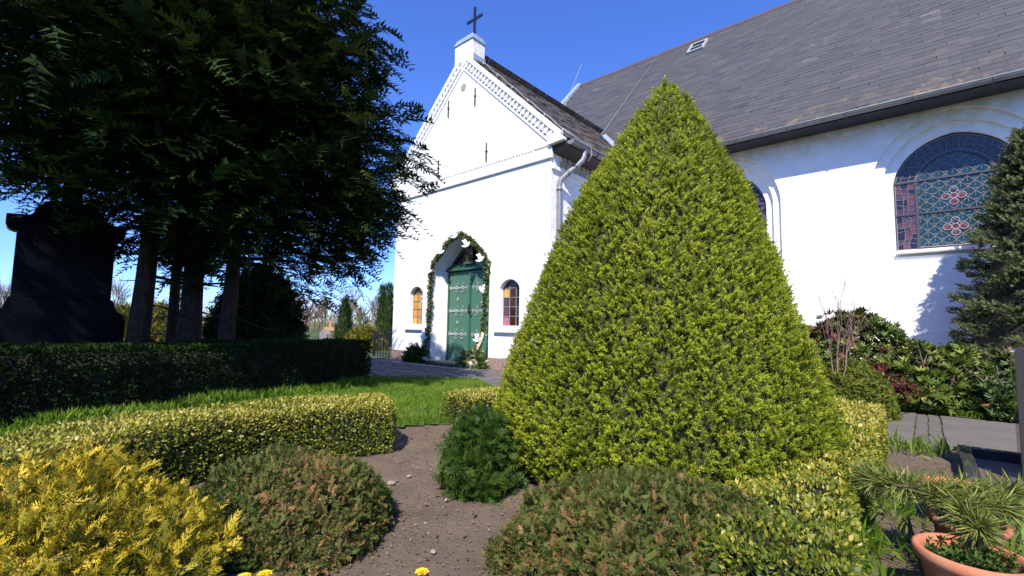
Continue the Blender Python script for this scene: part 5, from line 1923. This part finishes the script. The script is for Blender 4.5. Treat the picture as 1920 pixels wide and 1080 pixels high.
def rough_stone(name, label, c, r_, mat, seed, rz=0, cat='stone', group=None):
    bm = bmesh.new(); bmesh.ops.create_icosphere(bm, subdivisions=3, radius=1)
    for v in bm.verts:
        dd = np.array([v.co]); f = 1 + .13 * lump(dd, seed, 1, 2.5)[0] + .05 * lump(dd, seed + 1, 1, 7)[0]
        v.co = Vector((v.co.x * r_[0] * f, v.co.y * r_[1] * f, v.co.z * r_[2] * f))
    me = bpy.data.meshes.new(name); bm.to_mesh(me); bm.free()
    for p in me.polygons: p.use_smooth = True
    return tag(link(name, me, mat, None, c, (0, 0, rz)), label, cat, group)
M_fieldstone = simple_mat('pale_fieldstone', (.58, .48, .40), (.34, .28, .24), 7, .9, bs=.5, bd=.02)
s = W(3.58, -.30, .10); rough_stone('field_stone', 'pale round field stone at the right foot of the garland', s, (.16, .13, .115), M_fieldstone, 3)
s = W(1.62, -.16, .07); rough_stone('field_stone', 'tan flat field stone at the left foot of the garland', s, (.20, .12, .09), simple_mat('tan_stone', (.52, .38, .22), (.44, .42, .38), 6, .9, bs=.4, bd=.02), 5, TH)
rb = MB()
rp_ = [(3.66, -.12, .78), (3.62, -.14, .62), (3.52, -.16, .42), (3.42, -.19, .24), (3.38, -.22, .12)]
for i in range(4):
    a, b_ = Vector(rp_[i]), Vector(rp_[i + 1]); dd = (b_ - a).normalized()
    rb.obox((a + b_) / 2, dd, (0, 1, 0), dd.cross(Vector((0, 1, 0))), (b_ - a).length / 2 + .01, .006, .045)
tag(link('cream_ribbon', rb.mesh('cream_ribbon'), simple_mat('cream_cloth', (.70, .62, .42), (.62, .54, .36), 14, .8), None, P0, (0, 0, TH)), 'cream ribbon hanging down to the right foot of the garland', 'ribbon')

# lantern in the fanlight
lan = tag(empty('lantern', W(2.70, .40, 2.44), TH), 'small glazed lantern jutting from the fanlight above the door', 'lantern')
mb = MB()
mb.box(-.17, .17, -.14, .0, 0, .04); mb.box(-.14, .14, -.115, .0, .0405, .075)
mb.build('lantern_base', M_doorframe, lan, .005)
def fru(z): t = (z - .08) / .30; return .115 + .05 * t, .15 + .05 * t
fr = MB()
for sx in (-1, 1):
    a, b_ = fru(.08), fru(.38)
    fr.tube([(sx * a[0], -a[1] + .06, .08), (sx * b_[0], -b_[1] + .06, .38)], .011, 5)
    fr.tube([(sx * a[0] * .9, .0, .08), (sx * b_[0], .0, .38)], .011, 5)
fr.tube([(0, -.092, .08), (0, -.142, .38)], .006, 5)
fr.tube([(-.14, -.118, .23), (.14, -.118, .23)], .006, 5)
fr.box(-.18, .18, -.16, .01, .381, .40)
fr.add([(-.18, -.16, .4005), (.18, -.16, .4005), (.18, .01, .4005), (-.18, .01, .4005), (0, -.07, .47)], [(0, 1, 4), (1, 2, 4), (2, 3, 4), (3, 0, 4)])
fr.build('lantern_frame', M_iron, lan)
for (u0, u1, z0, z1, g_) in ((-.9, 0, .08, .23, G_amber), (0, .9, .08, .23, G_brown), (-.9, 0, .23, .38, G_brown), (0, .9, .23, .38, G_purple)):
    a, b_ = fru(z0), fru(z1)
    MB().add([(u0 * a[0], -a[1] + .062, z0), (u1 * a[0], -a[1] + .062, z0), (u1 * b_[0], -b_[1] + .062, z1), (u0 * b_[0], -b_[1] + .062, z1),
              (u0 * a[0], -a[1] + .066, z0), (u1 * a[0], -a[1] + .066, z0), (u1 * b_[0], -b_[1] + .066, z1), (u0 * b_[0], -b_[1] + .066, z1)],
             [(0, 1, 2, 3), (7, 6, 5, 4), (0, 4, 5, 1), (3, 2, 6, 7)]).build('pane', g_, lan)
MB().add([(.115, -.09, .08), (.165, -.14, .38), (.165, 0, .38), (.105, 0, .08)], [(0, 1, 2, 3)]).build('pane', G_dark, lan)

# iron railing at the porch corner
rl = tag(empty('railing', W(-.02, .25), TH), 'black iron railing beside the left corner of the porch', 'railing')
MB().box(-1.3, 0, -.02, .02, .70, .735).build('top_rail', M_black, rl, .004)
MB().box(-1.3, 0, -.012, .012, .08, .10).build('bottom_rail', M_black, rl, .003)
bar = MB().box(-.011, .011, -.011, .011, .0, .70).mesh('bar'); bar.materials.append(M_black)
for k in range(9): link('bar', bar, None, rl, (-.06 - k * .145, 0, 0))
for k in (0, 1): MB().box(-.03, .0, -.02, .02, -.05, .72).build('post', M_black, rl, .003, (-k * 1.28, 0, 0))

# ------------------------------------------------------------------ gravestones
def polish(name, c, rough=.12, c2=None):
    m, nt, b = new_mat(name)
    tc = coords(nt)
    nz = noise(nt, tc, 90, 3)
    rp = ramp(nt, [(.4, c), (.7, c2 or tuple(x * 1.6 for x in c))])
    nt.links.new(nz.outputs['Fac'], rp.inputs['Fac'])
    nt.links.new(rp.outputs['Color'], b.inputs['Base Color'])
    b.inputs['Roughness'].default_value = rough
    return m
M_blackgr = polish('black_granite', (.004, .004, .006), .3)
M_blackgr.node_tree.nodes['Principled BSDF'].inputs['Specular IOR Level'].default_value = .03
M_greygr = polish('polished_dark_granite', (.035, .034, .036), .05)
M_roughgr = simple_mat('rough_granite_side', (.10, .10, .11), (.06, .06, .07), 40, .7, bs=.4)

gs = tag(empty('gravestone', (-5.78, 5.92, 0), TH + math.pi / 2), 'tall black granite gravestone with shoulders, domed top and a cross', 'gravestone', 'gravestones')
# local: x along the face to the right, y into the stone
pts = [(-.46, 1.20), (.46, 1.20), (.46, 2.0)]
pts += [(.46 + .09 * math.sin(t), 2.0 + .06 * (1 - math.cos(t))) for t in np.linspace(.3, 1.57, 4)]
pts += [(.56, 2.09), (.56, 2.20), (.36, 2.22)]
pts += [(.34 * math.cos(t), 2.22 + .24 * math.sin(t)) for t in np.linspace(.1, math.pi - .1, 13)]
pts += [(-.36, 2.22), (-.56, 2.20), (-.56, 2.09)]
pts += [(-.46 - .09 * math.sin(t), 2.0 + .06 * (1 - math.cos(t))) for t in np.linspace(1.57, .3, 4)] + [(-.46, 2.0)]
MB().prism(pts, -.10, .10).build('slab', M_blackgr, gs, .008)
MB().prism([(-.62, 0), (.62, 0), (.62, .94), (.60, 1.00), (.52, 1.06), (.475, 1.1995), (-.475, 1.1995), (-.52, 1.06), (-.60, 1.00), (-.62, .94)], -.16, .16).build('base', M_blackgr, gs, .008)
MB().prism([(-.10, 2.45), (.10, 2.45), (.085, 2.90), (.28, 2.90), (.28, 3.06), (.085, 3.06), (.085, 3.30), (-.085, 3.30), (-.085, 3.06), (-.28, 3.06), (-.28, 2.90), (-.085, 2.90)], -.06, .06).build('stone_cross', M_blackgr, gs, .006)

g2 = tag(empty('gravestone', (3.17, 2.92, 0), TH), 'polished dark gravestone with a curved top at the right picture edge', 'gravestone', 'gravestones')
pts = [(0, .05), (.75, .05), (.75, .97)] + [(.04 + .55 * (1 - t), .97 - .10 * t ** 2.2) for t in np.linspace(0, 1, 10)] + [(.012, .855), (0, .84)]
MB().prism(pts, 0, .17).build('headstone', M_greygr, g2, .004)
MB().box(-.05, .85, -.05, .22, -.05, .0495).build('plinth', M_roughgr, g2, .006)
kb = tag(empty('grave_kerb', (3.44, 3.62, 0), TH), 'polished dark granite kerb framing the plot beside the right gravestone', 'kerb')
for (x0, x1, y0, y1) in ((0, .07, -1.05, 0), (.0705, 1.1, -.07, 0), (.44, .51, -.42, -.0705)):
    MB().box(x0, x1, y0, y1, -.04, .10).build('kerb_stone', M_greygr, kb, .006)
MB().box(.071, 1.1, -1.0, -.071, -.03, .03).build('plot_soil', M_soil, kb)

def far_stone(label, xp, dep, w, h, mat, kind=0):
    x, y = px(xp, dep)
    o = tag(empty('gravestone', (x, y, 0), TH), label, 'gravestone', 'gravestones')
    if kind == 0:
        MB().prism([(-w / 2, .1), (w / 2, .1), (w / 2, h * .85), (w * .25, h), (-w * .25, h), (-w / 2, h * .85)], -.08, .08).build('headstone', mat, o, .01)
        MB().box(-w * .6, w * .6, -.12, .12, -.05, .0995).build('plinth', mat, o, .01)
    else:
        MB().prism([(-.06, .2), (.06, .2), (.06, h * .62), (w / 2, h * .62), (w / 2, h * .76), (.06, h * .76), (.06, h), (-.06, h), (-.06, h * .76), (-w / 2, h * .76), (-w / 2, h * .62), (-.06, h * .62)], -.05, .05).build('stone_cross', mat, o, .008)
        MB().box(-.2, .2, -.15, .15, -.05, .1995).build('plinth', mat, o, .01)
M_greystone = simple_mat('grey_stone', (.26, .22, .21), (.20, .17, .17), 8, .8)
far_stone('grey block gravestone in front of the small wooden cross', 613, 14.5, .42, .72, M_greystone)
far_stone('weathered grey stone cross beside the round dark evergreen', 557, 16.5, .34, .98, M_greystone, 1)
far_stone('small grey gravestone behind the iron railing', 714, 17.0, .40, .42, M_greystone)
wc = tag(empty('wooden_cross', (*px(622, 16.0), 0), TH), 'light brown wooden grave cross among the far graves', 'cross')
MWd = simple_mat('pine_board', (.55, .30, .12), (.45, .24, .10), 6, .7)
MB().box(-.06, .06, -.02, .02, -.1, 1.02).build('upright', MWd, wc, .004)
MB().box(-.33, .33, -.045, -.0205, .68, .80).build('crossbar', MWd, wc, .004)

# ------------------------------------------------------------------ pots
M_terra = simple_mat('terracotta', (.46, .145, .065), (.50, .25, .15), 7, .85, bs=.25, lo=.42, hi=.78)
M_potsoil = simple_mat('potting_soil', (.05, .035, .025), (.03, .022, .016), 40, 1, bs=.8, bd=.02)
def pot(label, c, r_, h, tilt=(0, 0), weeds=0):
    o = tag(empty('terracotta_pot', (c[0], c[1], 0)), label, 'flower pot', 'terracotta pots')
    o.rotation_euler = (tilt[0], tilt[1], 0)
    prof = [(0.001, 0), (r_ * .62, 0), (r_ * .66, .01), (r_ * .86, h * .74), (r_ * .865, h * .80), (r_ * .98, h * .82), (r_ * 1.02, h * .90), (r_ * 1.0, h * .98), (r_ * .95, h), (r_ * .88, h * .985), (r_ * .84, h * .90), (r_ * .80, h * .70), (r_ * .78, h * .66)]
    MB().lathe(prof, 48).build('pot_body', M_terra, o)
    MB().lathe([(r_ * .82, h * .80), (r_ * .5, h * .815), (.001, h * .82)], 24).build('potting_soil', M_potsoil, o)
    if weeds:
        P = np.stack([rng.normal(size=weeds) * r_ * .42, rng.normal(size=weeds) * r_ * .42, np.full(weeds, h * .82) + rng.uniform(0, .035, weeds)], 1)
        P = P[np.hypot(P[:, 0], P[:, 1]) < r_ * .8]
        d = np.array([0, 0, 1.]) + rng.normal(size=P.shape) * .8
        tag(link('weeds', np_mesh('weeds', [scatter(whorl(5, 2, 1.1, .45), P, frames(d), rng.uniform(.012, .024, len(P)))]), M_yewgreen, o), kind='stuff')
    return o
pot('nearest terracotta pot with small weeds in the lower right corner', (1.545, 1.60), .150, .225, (0, 0), 260)
pot('terracotta pot half covered by the pine branch', (1.90, 1.98), .125, .20, (.1, -.05), 60)
pot('terracotta pot standing in the shadow of the gravestone', (2.22, 2.36), .135, .20, (0, 0), 0)

# cut pine branch across the pots
pb = tag(empty('pine_branch', (1.6, 1.9, 0)), 'cut pine branch with long needles lying across the pots', 'branch')
M_pine = leaf_mat('pine_needle', [(0, (.08, .125, .02)), (.5, (.17, .21, .04)), (1, (.32, .30, .08))], rough=.5, trans=.15)
NP = [[(-.02, .38, .20), (.03, .24, .27), (.12, .10, .30), (.24, .02, .31)], [(.10, .10, .29), (.14, -.06, .30), (.04, -.24, .27)], [(.24, .02, .31), (.36, -.08, .34)], [(.12, .10, .30), (.0, .06, .32), (-.06, .12, .33)], [(.14, -.06, .30), (.24, -.14, .31)]]
mb = MB(); ch = []
for pth in NP:
    mb.tube(pth, [.008] + [.006] * (len(pth) - 2) + [.004], 6)
    a = np.array(pth); cs_ = np.concatenate([[0], np.cumsum(np.linalg.norm(np.diff(a, axis=0), axis=1))])
    n = int(850 * cs_[-1] / .3)
    s = cs_[-1] * (1 - rng.random(n) ** 1.2 * .85)
    P = np.stack([np.interp(s, cs_, a[:, k]) for k in range(3)], 1)
    tg = unit((a[-1] - a[-2])[None])
    d = tg * .75 + rng.normal(size=(n, 3)) * .55
    ch.append(scatter(BL, P, frames(d), np.stack([np.full(n, .0020), rng.uniform(.06, .115, n), rng.uniform(.02, .05, n)], 1)))
mb.build('stem', M_twig, pb)
tag(link('needles', np_mesh('needles', ch), M_pine, pb), kind='stuff')

# grass tufts by the pots
tp = []
for (x, y, r_, n) in ((1.55, 2.15, .20, 200), (1.78, 1.72, .20, 420), (2.0, 2.5, .35, 160), (1.35, 1.75, .12, 60), (2.25, 1.95, .35, 450), (3.3, 3.75, .2, 120), (3.0, 3.9, .3, 200)):
    tp.append(np.stack([x + rng.normal(size=n) * r_ * .5, y + rng.normal(size=n) * r_ * .5, np.zeros(n)], 1))
tp = np.concatenate(tp)
tag(link('grass_tufts', np_mesh('grass_tufts', [blades(tp, .05, .17, .0030)]), M_grass), 'loose grass tufts growing round the terracotta pots', 'grass', kind='stuff')
# low green verge between path and rhododendrons, beyond the path
vg = sample_poly([w2(8.8, .02), w2(13.5, .02), w2(13.5, .35), w2(8.8, .45)], 9000)
tag(link('verge_grass', np_mesh('verge_grass', [blades(vg, .04, .10, .007)]), M_grass), 'grassy verge between the paved path and the rhododendrons', 'grass', kind='stuff')
vb_ = grid_sheet('wall_bed', M_soil, 0, 1, 0, 1, .25, lambda P: 0 * P[:, 0])
vb_.location = W(5.5, .02, .006); vb_.rotation_euler = (0, 0, TH); vb_.scale = (10.5, 4.9, 1)
tag(vb_, kind='structure')

# flowers
M_yellow = simple_mat('yellow_petal', (.80, .55, .01), (.75, .45, .01), 20, .6, bs=0)
M_stem = simple_mat('flower_stem', (.08, .16, .03), (.06, .12, .02), 20, .6)
def flower(name, label, c, h, r_, cat, group, pet=14, tilt=.3, seed=0):
    rr = random.Random(seed)
    o = tag(empty(name, (c[0], c[1], 0)), label, cat, group)
    tx, ty = rr.uniform(-.03, .03), rr.uniform(-.03, .03)
    MB().tube([(0, 0, 0), (tx * .4, ty * .4, h * .6), (tx, ty, h)], .0022, 5).build('stem', M_stem, o)
    mb = MB()
    for ring, (k, rad, zz) in enumerate(((pet, r_, 0), (pet - 3, r_ * .72, .004), (max(pet - 7, 4), r_ * .42, .007))):
        for i in range(k):
            t = 2 * math.pi * (i + ring * .5) / k; w_ = 2.6 * rad / k
            dx_, dy_ = math.cos(t), math.sin(t)
            mb.add([(tx, ty, h + zz), (tx + dx_ * rad * .6 - dy_ * w_, ty + dy_ * rad * .6 + dx_ * w_, h + zz + rad * .18), (tx + dx_ * rad, ty + dy_ * rad, h + zz + rad * .10), (tx + dx_ * rad * .6 + dy_ * w_, ty + dy_ * rad * .6 - dx_ * w_, h + zz + rad * .18)], [(0, 1, 2, 3)])
    mb.build('petals', M_yellow, o)
flower('dandelion', 'yellow dandelion beside the nearest terracotta pot', (1.80, 1.66), .13, .020, 'flower', 'yellow dandelions', seed=1)
for i, (u, b, lab) in enumerate(((11.25, .12, 'left dandelion on the verge beyond the path'), (11.72, .06, 'middle dandelion on the verge beyond the path'), (12.02, .10, 'dandelion on the verge nearest the polished gravestone'))):
    v = W(u, b); flower('dandelion', lab, (v.x, v.y), .12, .028, 'flower', 'yellow dandelions', seed=5 + i)
for i, (x, y, lab) in enumerate(((-.905, 1.60, 'leftmost yellow pansy at the bottom picture edge'), (-.80, 1.62, 'second yellow pansy from the left at the bottom edge'), (-.385, 1.60, 'small yellow pansy at the bottom edge below the soil strip'), (-.32, 1.635, 'taller yellow pansy at the bottom edge below the soil strip'))):
    flower('pansy', lab, (x, y), .098, .027, 'flower', 'yellow pansies', pet=7, seed=20 + i)

M_pebble = simple_mat('pebble_stone', (.30, .25, .20), (.22, .18, .15), 30, .9)
# litter on the soil
n = 2600
P = sample_poly([(-1.1, 1.3), (.3, 1.3), (.2, 2.6), (-.1, 3.3), (-.5, 4.35), (-.95, 4.3), (-.85, 3.3), (-.6, 2.4)], n); P[:, 2] = .006
P2 = sample_poly([(1.3, 1.9), (2.3, 1.9), (4.0, 3.4), (3.2, 4.2), (2.8, 3.6)], 900); P2[:, 2] = .006
P = np.concatenate([P, P2]); n = len(P)
d = rng.normal(size=(n, 3)) * [1, 1, .25]
M_chip = leaf_mat('bark_chip', [(0, (.06, .04, .03)), (.5, (.16, .10, .07)), (.8, (.22, .15, .10)), (.96, (.27, .20, .14)), (1, (.38, .31, .24))], rough=.9, trans=0)
tag(link('bark_litter', np_mesh('bark_litter', [scatter(LEAF, P, frames(d, np.array([[0, 0, 1.]]) + rng.normal(size=(n, 3)) * .3), rng.uniform(.005, .018, n) * np.where(rng.random(n) < .05, 2.2, 1))]), M_chip), 'dry bark chips and bits scattered on the brown soil', 'litter', kind='stuff')
for i, (x, y, r_, lab) in enumerate(((-.70, 2.82, .022, 'flat pale pebble in the middle of the soil strip'), (-.62, 2.95, .014, 'small grey pebble beside the flat pale one'), (-.31, 2.0, .012, 'small tan pebble near the wide yew mound'))):
    rough_stone('pebble', lab, (x, y, .008), (r_ * 1.3, r_, r_ * .55), M_pebble, 90 + i, i, 'pebble', 'pebbles on the soil')
